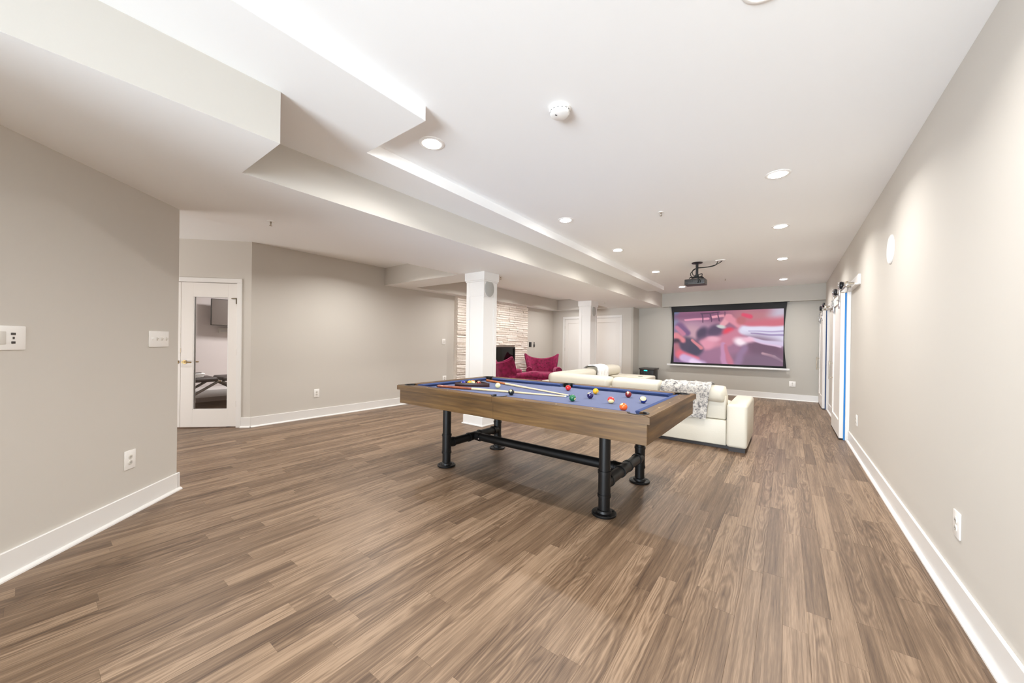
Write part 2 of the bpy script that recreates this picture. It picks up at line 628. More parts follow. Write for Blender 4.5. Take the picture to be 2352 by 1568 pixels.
# ------------------------------------------------------------------ structure: walls
b = nb()
box(b, XR, XR + 0.12, YBACK - 0.2, YW + 0.12, 0, 2.95)
struct('wall_right', b, 'wall', 'long greige right wall with the two sliding barn doors', 'wall')
b = nb()
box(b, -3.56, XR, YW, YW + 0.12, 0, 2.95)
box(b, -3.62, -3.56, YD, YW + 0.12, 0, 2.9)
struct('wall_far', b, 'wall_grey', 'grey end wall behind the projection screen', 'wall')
b = nb()
DX0, DX1, DZ = -5.79, -3.955, 2.085       # double door opening
box(b, XL - 0.12, DX0, YD, YD + 0.12, 0, 2.9)
box(b, DX1, -3.62, YD, YD + 0.12, 0, 2.9)
box(b, DX0, DX1, YD, YD + 0.12, DZ, 2.9)
box(b, DX0 - 0.1, DX1 + 0.1, YD + 0.13, YD + 0.18, 0, 2.4)
struct('wall_alcove', b, 'wall', 'greige end wall around the white double doors', 'wall')
b = nb()
box(b, XL - 0.12, XL, 1.9687, YD + 0.12, 0, 2.95)
struct('wall_left', b, 'wall', 'long greige left wall running to the fireplace', 'wall')
# glazed-door wall, in its own frame: s to the left along the wall, 0..0.12 into the gym
LS0, LS1, LS2 = 0.186, 0.918, 1.652
LZ = 2.087
b = nb()
box(b, 0.0, LS0 - 0.012, 0, 0.12, 0, 2.95, 0, MQ)
box(b, LS2 + 0.012, 3.4, 0, 0.12, 0, 2.95, 0, MQ)
box(b, LS0 - 0.012, LS2 + 0.012, 0, 0.12, LZ + 0.012, 2.95, 0, MQ)
struct('wall_diagonal', b, 'wall', 'angled greige wall holding the glazed door', 'wall')
b = nb()
box(b, 0, 3.0, 0, 0.14, 0, ZS, 0, MP)
struct('wall_partition', b, 'wall', 'diagonal greige partition with switch plates nearest the camera', 'wall')
b = nb()
box(b, XBACK - 0.12, XBACK, YBACK - 0.2, -1.28, 0, ZS)
struct('wall_side', b, 'wall', 'greige side wall behind the camera', 'wall')
b = nb()
box(b, -8.9, XBACK - 0.12, -3.32, -3.2, 0, 2.95)
box(b, -8.9, -8.78, -3.2, -0.3, 0, 2.95)
struct('wall_passage', b, 'wall', 'greige end wall of the passage hidden behind the partition', 'wall')
WX0, WX1, WZ = -1.8, 0.5, 2.05
b = nb()
box(b, XBACK - 0.12, WX0, YBACK - 0.12, YBACK, 0, 2.95)
box(b, WX1, XR, YBACK - 0.12, YBACK, 0, 2.95)
box(b, WX0, WX1, YBACK - 0.12, YBACK, WZ, 2.95)
struct('wall_back', b, 'wall', 'greige wall behind the camera with the patio door opening', 'wall')
b = nb()
for x0, x1 in ((WX0, WX0 + .06), (WX1 - .06, WX1), ((WX0 + WX1) / 2 - .04, (WX0 + WX1) / 2 + .04)):
    box(b, x0, x1, YBACK - 0.10, YBACK - 0.02, 0.06, WZ - .06)
box(b, WX0, WX1, YBACK - 0.10, YBACK - 0.02, WZ - .06, WZ)
box(b, WX0, WX1, YBACK - 0.10, YBACK - 0.02, 0, .06)
struct('window_1', b, 'trim', 'white patio door frame in the wall behind the camera', 'window')
# gym room shell
b = nb()
box(b, -9.55, -9.43, -1.6, 5.0, 0, 2.7)
box(b, -9.55, XL - 0.12, 4.9, 5.02, 0, 2.7)
box(b, -9.55, -8.0, -1.72, -1.6, 0, 2.7)
struct('wall_gym', b, 'gymwall', 'pale wall of the small room seen through the glazed door', 'wall')

# ------------------------------------------------------------------ structure: ceilings and bulkheads
b = nb()
box(b, XS, XR + 0.12, YBACK - 0.2, YW + 0.12, ZM, ZM + 0.12)
struct('ceiling', b, 'ceiling', 'white main ceiling with two rows of recessed lights', 'ceiling')
b = nb()
prism(b, [(-2.2611, YBACK - 0.2), (-1.8141, YBACK - 0.2), (-1.8141, 1.4845), (-2.4679, 1.4845), (-2.4679, 9.5557), (XS, 9.5557), (XS, 0.8402), (-2.2611, 0.8402)], ZT, ZM)
struct('ceiling_tray', b, 'ceiling', 'white stepped ceiling band between the main ceiling and the low soffit', 'ceiling')
b = nb()
prism(b, [(XE, YW), (XE, YBACK - 0.2), (-2.2611, YBACK - 0.2), (-2.2611, 0.8402), (XS, 0.8402), (XS, YW)], ZS, ZM + 0.12)
me_soff = struct('ceiling_soffit', b, 'wall', 'low boxed soffit running the length of the room over both columns', 'ceiling')
me_soff.data.materials.append(M['ceiling'])
for p in me_soff.data.polygons:
    if p.normal.z < -0.5:
        p.material_index = 1
b = nb()
prism(b, [(XE, -3.3), (XE, YD), (XL, YD), (XL, 1.9687), (-8.9, -0.68), (-8.9, -3.3)], ZL, ZL + 0.12)
struct('ceiling_side', b, 'ceiling', 'white ceiling over the left passage beside the soffit', 'ceiling')
b = nb()
prism(b, [(XL - .1, 2.05), (XL - .1, 5.0), (-9.55, 5.0), (-9.55, -1.7), (-9.45, -1.7)], 2.6, 2.7)
struct('ceiling_gym', b, 'ceiling', 'white ceiling of the small room behind the glazed door', 'ceiling')
b = nb()
box(b, XS, XR, YB, YW, ZS, ZM)
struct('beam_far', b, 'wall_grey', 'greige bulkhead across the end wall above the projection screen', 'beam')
b = nb()
prism(b, [(XL, 4.1677), (XE, 4.1677), (XE, 4.7066), (-5.971, 4.7066), (-5.971, 10.37), (XE, 10.37), (XE, YD), (XL, YD)], ZS, ZL + 0.05)
o = struct('beam_left', b, 'wall', 'greige bulkhead around the fireplace alcove ceiling', 'beam')
o.data.materials.append(M['ceiling'])
for p in o.data.polygons:
    if p.normal.z < -0.5:
        p.material_index = 1

# ------------------------------------------------------------------ structure: baseboards
BH, BT = 0.145, 0.016
def base_run(bm, x0, x1, T):
    """baseboard along local +x, wall face at local y=0, room towards -y"""
    box(bm, x0, x1, -BT, 0, 0, BH, 0.003, T, 1)
    s = nb()
    pf = [(0, 0), (-0.020, 0), (-0.019, 0.008), (-0.014, 0.015), (-0.006, 0.019), (0, 0.02)]
    A = [s.verts.new((x0, -BT + p[0], p[1])) for p in pf]
    B = [s.verts.new((x1, -BT + p[0], p[1])) for p in pf]
    n = len(pf)
    for i in range(n):
        s.faces.new((A[i], A[(i + 1) % n], B[(i + 1) % n], B[i]))
    s.faces.new(A)
    s.faces.new(B)
    bmesh.ops.recalc_face_normals(s, faces=s.faces)
    merge(bm, s, T)

def frame(ox, oy, dx, dy):
    """matrix whose local x runs along (dx,dy) and local -y points to the room on the right-hand side"""
    return Matrix(((dx, -dy, 0, ox), (dy, dx, 0, oy), (0, 0, 1, 0), (0, 0, 0, 1)))

TR = frame(XR, 0, 0, -1)     # right wall: local x = -Y, local -y = -X
b = nb()
base_run(b, -6.74, -YBACK, TR)
base_run(b, -9.80, -7.95, TR)
struct('baseboard_right', b, 'trim', 'white baseboard along the right wall', 'baseboard')
b = nb()
base_run(b, -3.56, XR, frame(0, YW, 1, 0))
struct('baseboard_far', b, 'trim', 'white baseboard under the projection screen', 'baseboard')
TL = frame(XL, 0, 0, 1)      # left wall: local x = +Y, local -y = +X
b = nb()
base_run(b, 1.97, 6.02, TL)
base_run(b, 8.90, YD, TL)
struct('baseboard_left', b, 'trim', 'white baseboard along the left wall', 'baseboard')
TQ = MQ @ Matrix.Identity(4)
b = nb()
base_run(b, -0.012, 0.120, TQ)
base_run(b, 1.73, 3.2, TQ)
struct('baseboard_diagonal', b, 'trim', 'short white baseboard beside the glazed door', 'baseboard')
b = nb()
base_run(b, -0.016, 3.0, MP)
base_run(b, 0, 0.17, MP @ Matrix.Translation((0, -0.016, 0)) @ Matrix.Rotation(PI / 2, 4, 'Z'))
struct('baseboard_partition', b, 'trim', 'tall white baseboard wrapping the end of the diagonal partition', 'baseboard')

# ------------------------------------------------------------------ columns
def column(name, label, x0, x1, y0, y1, sp_y):
    t = thing(name, label, 'column', ((x0 + x1) / 2, (y0 + y1) / 2, 0))
    t['kind'] = 'structure'
    b = nb()
    r = 0.008
    box(b, x0 + r, x1 - r, y0 + r, y1 - r, 0, ZS)
    new_obj('shaft', b, 'trim', t, False)
    b = nb()
    w, d, q = 0.072, 0.0078, 0.0004
    za, zb = 0.10, ZS - .1
    box(b, x0, x0 + w, y0, y0 + d, za, zb, 0.0015, None, 1)
    box(b, x0, x0 + d, y0 + d + q, y1 - d - q, za, zb, 0.0015, None, 1)
    box(b, x1 - d, x1, y1 - w, y1, za, zb, 0.0015, None, 1)
    box(b, x0 + q, x1 - d - q, y1 - d, y1, za, zb, 0.0015, None, 1)
    box(b, x0 + w + q, x1, y0 + .002, y0 + d, 0.13, 0.25)
    box(b, x0 + w + q, x1, y0 + .002, y0 + d, 2.0, zb)
    box(b, x1 - d, x1 - .002, y0 + d + q, y1 - w - q, 0.13, 0.25)
    box(b, x1 - d, x1 - .002, y0 + d + q, y1 - w - q, 1.985, zb)
    new_obj('corner_boards', b, 'trim', t, False)
    b = nb()
    e = 0.022
    box(b, x0 - e, x1 + e, y0 - e, y1 + e, 0, 0.145, 0.004)
    box(b, x0 - e - .016, x1 + e + .016, y0 - e - .016, y1 + e + .016, 0, 0.02, 0.006)
    new_obj('plinth', b, 'trim', t, False)
    b = nb()
    box(b, x0 - e, x1 + e, y0 - e, y1 + e, ZS - 0.125, ZS, 0.004)
    box(b, x0 - e / 2, x1 + e / 2, y0 - e / 2, y1 + e / 2, ZS - 0.145, ZS - .12, 0.004)
    new_obj('capital', b, 'trim', t, False)
    # round flush loudspeaker in the right-hand face
    b = nb()
    lathe(b, [(0.0, 0.006), (0.098, 0.006), (0.104, 0.004), (0.106, 0.0), (0.0, 0.0)], 32,
          Matrix.Translation((x1, sp_y, 2.118)) @ Matrix.Rotation(PI / 2, 4, 'Y') @ Matrix.Diagonal((1.22, 1.0, 1, 1)))
    g = new_obj('speaker_grille', b, 'grille', t)
    g['label'] = 'round grey loudspeaker grille'
    return t
column('column', 'white panelled square column standing behind the pool table', -4.062, -3.698, 4.185, 4.50, 4.315)
column('column', 'white panelled square column standing before the double doors', -4.235, -3.915, 8.45, 8.83, 8.64)

# ------------------------------------------------------------------ glazed door of the diagonal wall
def panel_frame(bm, x0, x1, z0, z1, px0, px1, pz0, pz1, y0, y1, T):
    box(bm, x0, px0, y0, y1, z0, z1, 0.0015, T, 1)
    box(bm, px1, x1, y0, y1, z0, z1, 0.0015, T, 1)
    box(bm, px0, px1, y0, y1, z0, pz0, 0.0, T)
    box(bm, px0, px1, y0, y1, pz1, z1, 0.0, T)

b = nb()
for x0, x1 in ((LS0 - .066, LS0 - .004), (LS2 + .004, LS2 + .066)):
    box(b, x0, x1, -0.018, 0.0, 0, LZ + .0045, 0.002, MQ, 1)
    xx = (LS0 - .012, LS0 - .003) if x0 < 1 else (LS2 + .003, LS2 + .012)
    box(b, *xx, -0.004, 0.12, 0, LZ + .004, 0, MQ)
box(b, LS0 - .066, LS2 + .066, -0.018, 0.0, LZ + .005, LZ + .066, 0.003, MQ, 1)
box(b, LS0 - .012, LS2 + .012, -0.004, 0.12, LZ + .003, LZ + .012, 0, MQ)
struct('trim_1', b, 'trim', 'white casing around the glazed door', 'door trim')

def glazed_leaf(name, label, s0, s1, lever_s, lever_dir):
    t = thing(name, label, 'door', tuple(MQ @ Vector(((s0 + s1) / 2, 0.02, 0))))
    t['kind'] = 'structure'
    b = nb()
    panel_frame(b, s0 + .002, s1 - .002, 0.016, LZ - .004, s0 + .118, s1 - .158 if lever_dir < 0 else s1 - .118, 0.262, 1.888, 0.004, 0.044, MQ)
    new_obj('leaf', b, 'door', t, False)
    g0, g1 = s0 + .118, (s1 - .158 if lever_dir < 0 else s1 - .118)
    b = nb()
    box(b, g0, g1, 0.022, 0.026, 0.262, 1.888, 0, MQ)
    new_obj('glass_pane', b, 'glass', t, False)
    b = nb()
    for yy in (0.006, 0.034):
        box(b, g0, g0 + .01, yy, yy + .012, 0.262, 1.888, 0, MQ)
        box(b, g1 - .01, g1, yy, yy + .012, 0.262, 1.888, 0, MQ)
        box(b, g0, g1, yy, yy + .012, 0.262, 0.272, 0, MQ)
        box(b, g0, g1, yy, yy + .012, 1.878, 1.888, 0, MQ)
    new_obj('glazing_bead', b, 'trim', t, False)
    b = nb()
    cyl(b, (lever_s, 0.005, 0.945), (lever_s, -0.006, 0.945), 0.027, T=MQ)
    cyl(b, (lever_s, -0.004, 0.945), (lever_s, -0.05, 0.945), 0.010, T=MQ)
    tube(b, smooth_path([(lever_s, -0.048, 0.945), (lever_s + lever_dir * .05, -0.052, 0.946), (lever_s + lever_dir * .115, -0.048, 0.942)], 5), 0.008, T=MQ)
    cyl(b, (lever_s, 0.043, 0.945), (lever_s, 0.09, 0.945), 0.010, T=MQ)
    tube(b, [(lever_s, 0.09, 0.945), (lever_s + lever_dir * .12, 0.09, 0.945)], 0.009, T=MQ)
    h = new_obj('lever_handle', b, 'brass', t)
    h['label'] = 'brass lever handle'
    for z in (0.34, 1.09, 1.80):
        b = nb()
        hs = s0 if lever_dir < 0 else s1
        cyl(b, (hs, 0.0, z - .045), (hs, 0.0, z + .045), 0.006, seg=10, T=MQ)
        new_obj('hinge', b, 'nickel', t)
    return t
door_1 = glazed_leaf('door_1', 'white door with one tall clear glass pane, right leaf of the pair', LS0, LS1, LS1 - .055, -1)
door_2 = glazed_leaf('door_2', 'white glazed door leaf mostly hidden behind the diagonal partition', LS1, LS2, LS1 + .045, 1)
b = nb()
box(b, LS0 + .02, LS0 + .06, -0.012, 0.004, 1.86, 1.875, 0.002, MQ, 1)
box(b, LS0 + .005, LS0 + .013, -0.016, 0.004, 1.79, 1.875, 0.002, MQ, 1)
cyl(b, (LS0 + .062, -0.006, 1.867), (LS0 + .075, -0.006, 1.867), 0.006, seg=10, T=MQ)
new_obj('hinge_stop', b, 'nickel', door_1)
b = nb()
box(b, LS1 - .004, LS1 + .004, 0.0, 0.003, 1.08, 1.14, 0, MQ)
new_obj('flush_bolt', b, 'nickel', door_1)

# contents of the small room
t = thing('television', 'flat television on a wall bracket behind the glass door', 'television', (-9.2, 2.65, 1.5))
TT = Matrix.Translation((-9.12, 2.66, 1.82)) @ Matrix.Rotation(math.radians(86), 4, 'Z')
b = nb()
box(b, -0.46, 0.46, -0.02, 0.02, -0.265, 0.265, 0.004, TT)
new_obj('housing', b, 'black', t)
b = nb()
box(b, -0.45, 0.45, -0.024, -0.0195, -0.255, 0.255, 0, TT)
k = mat('dark_tv_screen', (100, 90, 84), 0.4, noise=(160, (80, 71, 66), (118, 107, 100)))
new_obj('display', b, k, t)
b = nb()
box(b, -0.14, 0.14, 0.02, 0.05, -0.14, 0.14, 0.004, TT)
cyl(b, (-9.16, 2.66, 1.82), (-9.40, 2.66, 1.82), 0.03)
box(b, -9.425, -9.39, 2.50, 2.82, 1.70, 1.95, 0.004)
new_obj('wall_bracket', b, 'dkgrey', t)
t = thing('cable_box', 'pale box under the television behind the glass door', 'box', (-9.40, 2.62, 1.42))
b = nb()
box(b, -9.425, -9.34, 2.38, 2.95, 1.40, 1.52, 0.03)
new_obj('case', b, 'ivory', t)
b = nb()
box(b, -9.34, -9.336, 2.42, 2.91, 1.43, 1.47)
new_obj('vent_panel', b, 'palegrey', t, False)

t = thing('massage_table', 'folding padded table with dark pads behind the glass door', 'massage table', (-8.3, 2.07, 0))
for ya, yb in ((1.17, 2.045), (2.105, 2.98)):
    b = nb()
    box(b, -8.6, -8.0, ya, yb, 0.53, 0.605, 0.03, None, 3)
    new_obj('pad', b, 'pad', t)
for x in (-8.55, -8.05):
    for yc, d in ((2.045, -1), (2.105, 1)):
        b = nb()
        cyl(b, (x, yc, 0.525), (x, yc + d * .80, 0.02), 0.022, seg=12)
        new_obj('leg', b, 'steel', t)
        b = nb()
        cyl(b, (x, yc + d * .72, 0.525), (x, yc + d * .40, 0.27), 0.014, seg=10)
        new_obj('brace', b, 'steel', t)
for yc in (1.25, 2.90):
    b = nb()
    cyl(b, (-8.6, yc, 0.018), (-8.0, yc, 0.018), 0.018, seg=10)
    new_obj('cross_bar', b, 'steel', t)
b = nb()
cyl(b, (-8.58, 2.075, 0.535), (-8.02, 2.075, 0.535), 0.012, seg=10)
new_obj('hinge_bar', b, 'brass', t)
t = thing('towel', 'folded white towel lying on the dark pad behind the glass', 'towel', (-8.22, 1.70, 0.606))
b = nb()
for i in range(3):
    rbox(b, -8.22, 1.70 + .01 * i, 0.6205 + 0.023 * i, 0.30, 0.34, 0.028, 5)
new_obj('fold', b, 'paper', t)
t = thing('phone', 'small black phone on the white towel behind the glass', 'phone', (-8.15, 1.76, 0.682))
b = nb()
box(b, -8.20, -8.12, 1.68, 1.84, 0.682, 0.691, 0.003)
new_obj('body', b, 'black', t)
b = nb()
box(b, -8.195, -8.125, 1.685, 1.835, 0.691, 0.692)
new_obj('screen_glass', b, 'dkgrey', t)
t = thing('platform_bench', 'low pale grey platform bench below the dark pads', 'bench', (-9.0, 2.2, 0))
b = nb()
box(b, -9.36, -8.74, 1.05, 3.4, 0.17, 0.315, 0.012)
new_obj('deck', b, 'palegrey', t)
for x in (-9.28, -8.82):
    for y in (1.2, 3.2):
        b = nb()
        box(b, x - .03, x + .03, y - .03, y + .03, 0, 0.172, 0.003)
        new_obj('foot', b, 'steel', t)
area_light('gym_lamp', (-7.9, 3.0, 2.58), (0, 0, 0), 0.5, 0.5, 34, (1, 0.96, 0.94))

# ------------------------------------------------------------------ double doors at the far end
b = nb()
cw = 0.07
box(b, DX0 - cw, DX0 + .004, YD - 0.018, YD, 0, DZ - .0045, 0.002, None, 1)
box(b, DX1 - .004, DX1 + cw, YD - 0.018, YD, 0, DZ - .0045, 0.002, None, 1)
box(b, DX0 - cw, DX1 + cw, YD - 0.018, YD, DZ - .004, DZ + cw, 0.003, None, 1)
struct('trim_2', b, 'trim', 'white casing around the double doors at the far end', 'door trim')
mid = (DX0 + DX1) / 2
for nm, xa, xb, lab, hx in (('door_3', DX0, mid, 'white one-panel door, leaf beside the fireplace corner', DX0), ('door_4', mid, DX1, 'white one-panel door, leaf beside the screen wall', DX1)):
    t = thing(nm, lab, 'door', ((xa + xb) / 2, YD, 0))
    t['kind'] = 'structure'
    b = nb()
    panel_frame(b, xa + .004, xb - .004, 0.012, DZ - .006, xa + .12, xb - .12, 0.24, DZ - .14, YD + .002, YD + .04, ID)
    box(b, xa + .1, xb - .1, YD + .014, YD + .03, 0.2, DZ - .1)
    new_obj('leaf', b, 'door', t, False)
    for z in (0.35, 1.1, 1.82):
        b = nb()
        cyl(b, (hx, YD - .004, z - .05), (hx, YD - .004, z + .05), 0.008, seg=10)
        new_obj('hinge', b, 'nickel', t)
    b = nb()
    kx = mid - .06 if nm == 'door_3' else mid + .06
    cyl(b, (kx, YD + .004, 0.96), (kx, YD - .05, 0.96), 0.010, seg=12)
    sph(b, (kx, YD - .055, 0.96), 0.027)
    new_obj('knob', b, 'nickel', t)

# ------------------------------------------------------------------ barn doors on the right wall
def barn_door(nm, label, y0, y1, tape_label):
    t = thing(nm, label, 'door', (XR - .07, (y0 + y1) / 2, 0))
    t['kind'] = 'structure'
    T = frame(XR - .060, 0, 0, -1)     # local x = -Y ; local y = +X
    b = nb()
    panel_frame(b, -y1, -y0, 0.018, 2.04, -y1 + .115, -y0 - .115, 0.25, 1.92, -0.044, 0.0, T)
    box(b, -y1 + .1, -y0 - .1, -0.028, -0.012, 0.2, 1.97, 0, T)
    new_obj('leaf', b, 'door', t, False)
    b = nb()
    hy = y1 - .16
    tube(b, [(XR - .104 - .045, hy, 0.77), (XR - .104 - .045, hy, 1.06)], 0.009, seg=12)
    for z in (0.80, 1.03):
        cyl(b, (XR - .104, hy, z), (XR - .104 - .045, hy, z), 0.006, seg=10)
    h = new_obj('pull_handle', b, 'nickel', t)
    h['label'] = 'slim nickel bar handle'
    for q, yy in enumerate((y0 + .14, y1 - .14)):
        b = nb()
        box(b, XR - .114, XR - .104, yy - .05, yy + .05, 1.83, 2.05, 0.004)
        box(b, XR - .114, XR - .108, yy - .028, yy + .028, 2.05, 2.17, 0.003)
        hg = new_obj('hanger_strap', b, 'chrome', t)
        b = nb()
        for z in (1.87, 1.95, 2.02):
            for dy in (-0.03, 0.03):
                cyl(b, (XR - .112, yy + dy, z), (XR - .134, yy + dy, z), 0.007, seg=10)
        new_obj('bolt', b, 'chrome', hg)
        b = nb()
        cyl(b, (XR - .112, yy, 2.160), (XR - .066, yy, 2.160), 0.046, seg=28)
        sph(b, (XR - .089, yy, 2.160), 0.053, 24, 16, None, (0.66, 1, 1))
        w = new_obj('hanger_wheel', b, 'black_rubber', t)
        for sx in (-1, 1):
            b = nb()
            lathe(b, [(0.030, 0.008), (0.046, 0.006), (0.055, 0.0), (0.050, -0.005), (0.036, -0.004), (0.030, 0.008)], 28, Matrix.Translation((XR - .089 + sx * .026, yy, 2.160)) @ Matrix.Rotation(sx * PI / 2, 4, 'Y'))
            new_obj('wheel_rim', b, 'chrome', w)
        b = nb()
        cyl(b, (XR - .130, yy, 2.160), (XR - .118, yy, 2.160), 0.014, seg=14)
        new_obj('axle_cap', b, 'chrome', w)
    b = nb()
    box(b, XR - .0595, XR - .0425, y0 - .002, y0 + .012, 0.0, 2.035)
    tp = new_obj('tape_strip', b, 'tape' if nm == 'door_5' else 'tape_shaded', t, False)
    tp['label'] = tape_label
    b = nb()
    box(b, XR - .106, XR - .06, y0 - .004, y1, 0.008, 0.022)
    new_obj('bottom_guide', b, 'black', t, False)
    return t
barn_door('door_5', 'nearer white sliding barn door on the right wall', 6.81, 7.90, 'bright blue masking tape down the door edge')
barn_door('door_6', 'farther white sliding barn door on the right wall', 9.88, 10.97, 'blue masking tape down the door edge, colour darkened as in shade')
for k, (y0, y1) in enumerate(((6.81, 7.90), (9.88, 10.97))):
    b = nb()
    box(b, XR - .042, XR, y0 - .035, y0 + .03, 0, 2.04, 0.003, None, 1)
    box(b, XR - .020, XR, y1 - .03, min(y1 + .06, YW - .03), 0, 2.07, 0.003, None, 1)
    struct('trim_%d' % (3 + k), b, 'trim', ('white casing board behind the nearer barn door', 'white casing board behind the farther barn door')[k], 'door trim')
    b = nb()
    ye = min(y1 + .02, YW - .02)
    box(b, XR - .024, XR, y0 - (.82 if k == 0 else .55), ye, 2.045, 2.165, 0.003, None, 1)
    box(b, XR - .05, XR, y0 - (.82 if k == 0 else .55), ye, 2.040, 2.056, 0.002, None, 1)
    struct('trim_%d' % (5 + k), b, 'trim', ('white header board carrying the nearer barn door rail', 'white header board carrying the farther barn door rail')[k], 'door trim')
    t = thing('barn_door_rail', ('chrome sliding rail above the nearer barn door', 'chrome sliding rail above the farther barn door')[k], 'rail', (XR - .06, (y0 + y1) / 2, 2.1))
    ys = y0 - (.55 if k == 0 else .35)
    b = nb()
    box(b, XR - .092, XR - .084, ys, ye, 2.072, 2.110, 0.002)
    new_obj('bar', b, 'chrome', t)
    for yy in (ys + .03, ys + .34, y0 + .5, ye - .06):
        b = nb()
        cyl(b, (XR - .024, yy, 2.095), (XR - .086, yy, 2.095), 0.011, seg=14)
        cyl(b, (XR - .092, yy, 2.095), (XR - .100, yy, 2.095), 0.010, seg=6)
        new_obj('standoff', b, 'nickel', t)
    b = nb()
    box(b, XR - .106, XR - .076, ys + .06, ys + .11, 2.066, 2.130, 0.004)
    new_obj('end_stop', b, 'nickel', t)

# ------------------------------------------------------------------ fireplace
FX, FY0, FY1 = -6.125, 6.02, 8.90
OY0, OY1, OZ0, OZ1 = 6.66, 8.275, 0.74, 1.17
fp = thing('fireplace', 'white stacked-stone fireplace with a wide black firebox on the left wall', 'fireplace', (FX, (FY0 + FY1) / 2, 0))
b = nb()
box(b, XL, FX - .03, FY0 + .015, OY0 - .01, 0, ZS)
box(b, XL, FX - .03, OY1 + .01, FY1 - .015, 0, ZS)
box(b, XL, FX - .03, OY0 - .01, OY1 + .01, 0, OZ0 - .01)
box(b, XL, FX - .03, OY0 - .01, OY1 + .01, OZ1 + .01, ZS)
new_obj('backing', b, 'stone', fp, False)
rnd = random.Random(3)
RH = 0.0581
protos = []
def stone_mesh(w, h, seed):
    s = nb()
    r = random.Random(seed)
    bmesh.ops.create_cube(s, size=1)
    bmesh.ops.transform(s, matrix=Matrix.Diagonal((0.05, w, h, 1)), verts=s.verts)
    bmesh.ops.bevel(s, geom=list(s.edges), offset=0.005, segments=1, affect='EDGES')
    for v in s.verts:
        if v.co.x > 0:
            v.co.x += r.uniform(-0.008, 0.008)
            v.co.z += r.uniform(-0.003, 0.003)
    me = bpy.data.meshes.new('stone')
    s.to_mesh(me)
    s.free()
    me.materials.append(M['stone'])
    return me
lens = [0.30, 0.42, 0.52, 0.64]
for q, w in enumerate(lens):
    protos.append([stone_mesh(w - .004, RH - .003, 11 * q + v) for v in range(4)])
def add_stone(me, y, z, sx, dep):
    o = bpy.data.objects.new('stone', me)
    C.objects.link(o)
    o.parent = fp
    o.location = (dep - 0.025, y - (FY0 + FY1) / 2, z)
    o.scale = (1, sx, 1)
nr = int(ZS / RH)
for r in range(nr):
    z = (r + .5) * RH
    spans = [(FY0, FY1)]
    if z + RH / 2 > OZ0 and z - RH / 2 < OZ1:
        spans = [(FY0, OY0), (OY1, FY1)]
    for a, c in spans:
        y = a
        while y < c - 1e-4:
            q = rnd.randrange(4)
            L = lens[q]
            if c - y - L < 0.2:
                L = c - y
                q = min(range(4), key=lambda i: abs(lens[i] - min(L, 0.64)))
                if L > 0.75:
                    L = L / 2
            add_stone(protos[q][rnd.randrange(4)], y + L / 2, z, L / lens[q], rnd.uniform(-0.004, 0.016))
            y += L
b = nb()
fr = 0.032
box(b, FX - .05, FX + .016, OY0, OY1, OZ1 - fr, OZ1)
box(b, FX - .05, FX + .016, OY0, OY1, OZ0, OZ0 + fr)
box(b, FX - .05, FX + .016, OY0, OY0 + fr, OZ0, OZ1)
box(b, FX - .05, FX + .016, OY1 - fr, OY1, OZ0, OZ1)
new_obj('firebox_frame', b, 'black', fp, False)
b = nb()
box(b, XL - .10, XL - .09, OY0, OY1, OZ0, OZ1)
new_obj('firebox_back', b, 'firebox', fp, False)
b = nb()
box(b, XL - .09, FX - .05, OY0 + fr, OY1 - fr, OZ0 + .02, OZ0 + .07, 0.01)
for i in range(28):
    sph(b, (rnd.uniform(XL - .06, FX - .08), OY0 + .08 + i * (OY1 - OY0 - .16) / 27, OZ0 + .085), rnd.uniform(.018, .034), 8, 6)
new_obj('ember_bed', b, 'flame', fp)
b = nb()
box(b, FX - .012, FX - .008, OY0 + fr, OY1 - fr, OZ0 + fr, OZ1 - fr)
new_obj('glass_front', b, 'glass', fp, False)

# ------------------------------------------------------------------ wall plates
def plate(name, label, cat, T, w, h, kind, group=None, dark=False):
    """T: frame on the wall, local x along the wall, z up, -y to the room, origin at plate centre"""
    t = thing(name, label, cat, tuple(T @ Vector((0, 0, 0))), 0, group)
    base = 'black' if dark else 'plastic'
    b = nb()
    box(b, -w / 2, w / 2, -0.007, 0.0, -h / 2, h / 2, 0.0025, T)
    new_obj('cover_plate', b, base, t)
    if kind == 'outlet':
        for z in (-0.02, 0.02):
            b = nb()
            lathe(b, [(0, 0.003), (0.0155, 0.003), (0.017, 0.0), (0, 0)], 20, T @ Matrix.Translation((0, -0.007, z)) @ Matrix.Rotation(PI / 2, 4, 'X'))
            s = new_obj('socket', b, 'ivory', t)
            b = nb()
            for dx in (-0.006, 0.006):
                box(b, dx - .001, dx + .001, -0.0108, -0.0098, z - .004, z + .005, 0, T)
            cyl(b, (0, -0.0105, z - .009), (0, -0.0098, z - .009), 0.002, seg=8, T=T)
            new_obj('slots', b, 'slot', s, False)
    elif kind == 'toggles':
        for i in range(4):
            x = (i - 1.5) * 0.046
            b = nb()
            box(b, x - .006, x + .006, -0.009, -0.006, -0.013, 0.013, 0.001, T, 1)
            box(b, x - .004, x + .004, -0.020, -0.008, -0.002, 0.009, 0.0015, T, 1)
            new_obj('toggle', b, 'ivory' if i < 3 else 'plastic', t)
    elif kind == 'rocker':
        b = nb()
        box(b, -0.017, 0.017, -0.010, -0.006, -0.034, 0.034, 0.002, T)
        new_obj('rocker', b, 'ivory' if not dark else 'dkgrey', t)
    elif kind == 'control':
        b = nb()
        box(b, 0.008, 0.042, -0.010, -0.006, -0.034, 0.034, 0.002, T)
        new_obj('rocker', b, 'ivory', t)
        for z, w2 in ((0.022, 0.014), (0.0, 0.006), (-0.024, 0.012)):
            b = nb()
            box(b, -0.026 - w2 * .6, -0.028 + w2, -0.010, -0.006, z - .006, z + .006, 0.001, T, 1)
            new_obj('key', b, 'slot', t)
    return t
def PT(s, z):
    return MP @ Matrix.Translation((s, 0, z))
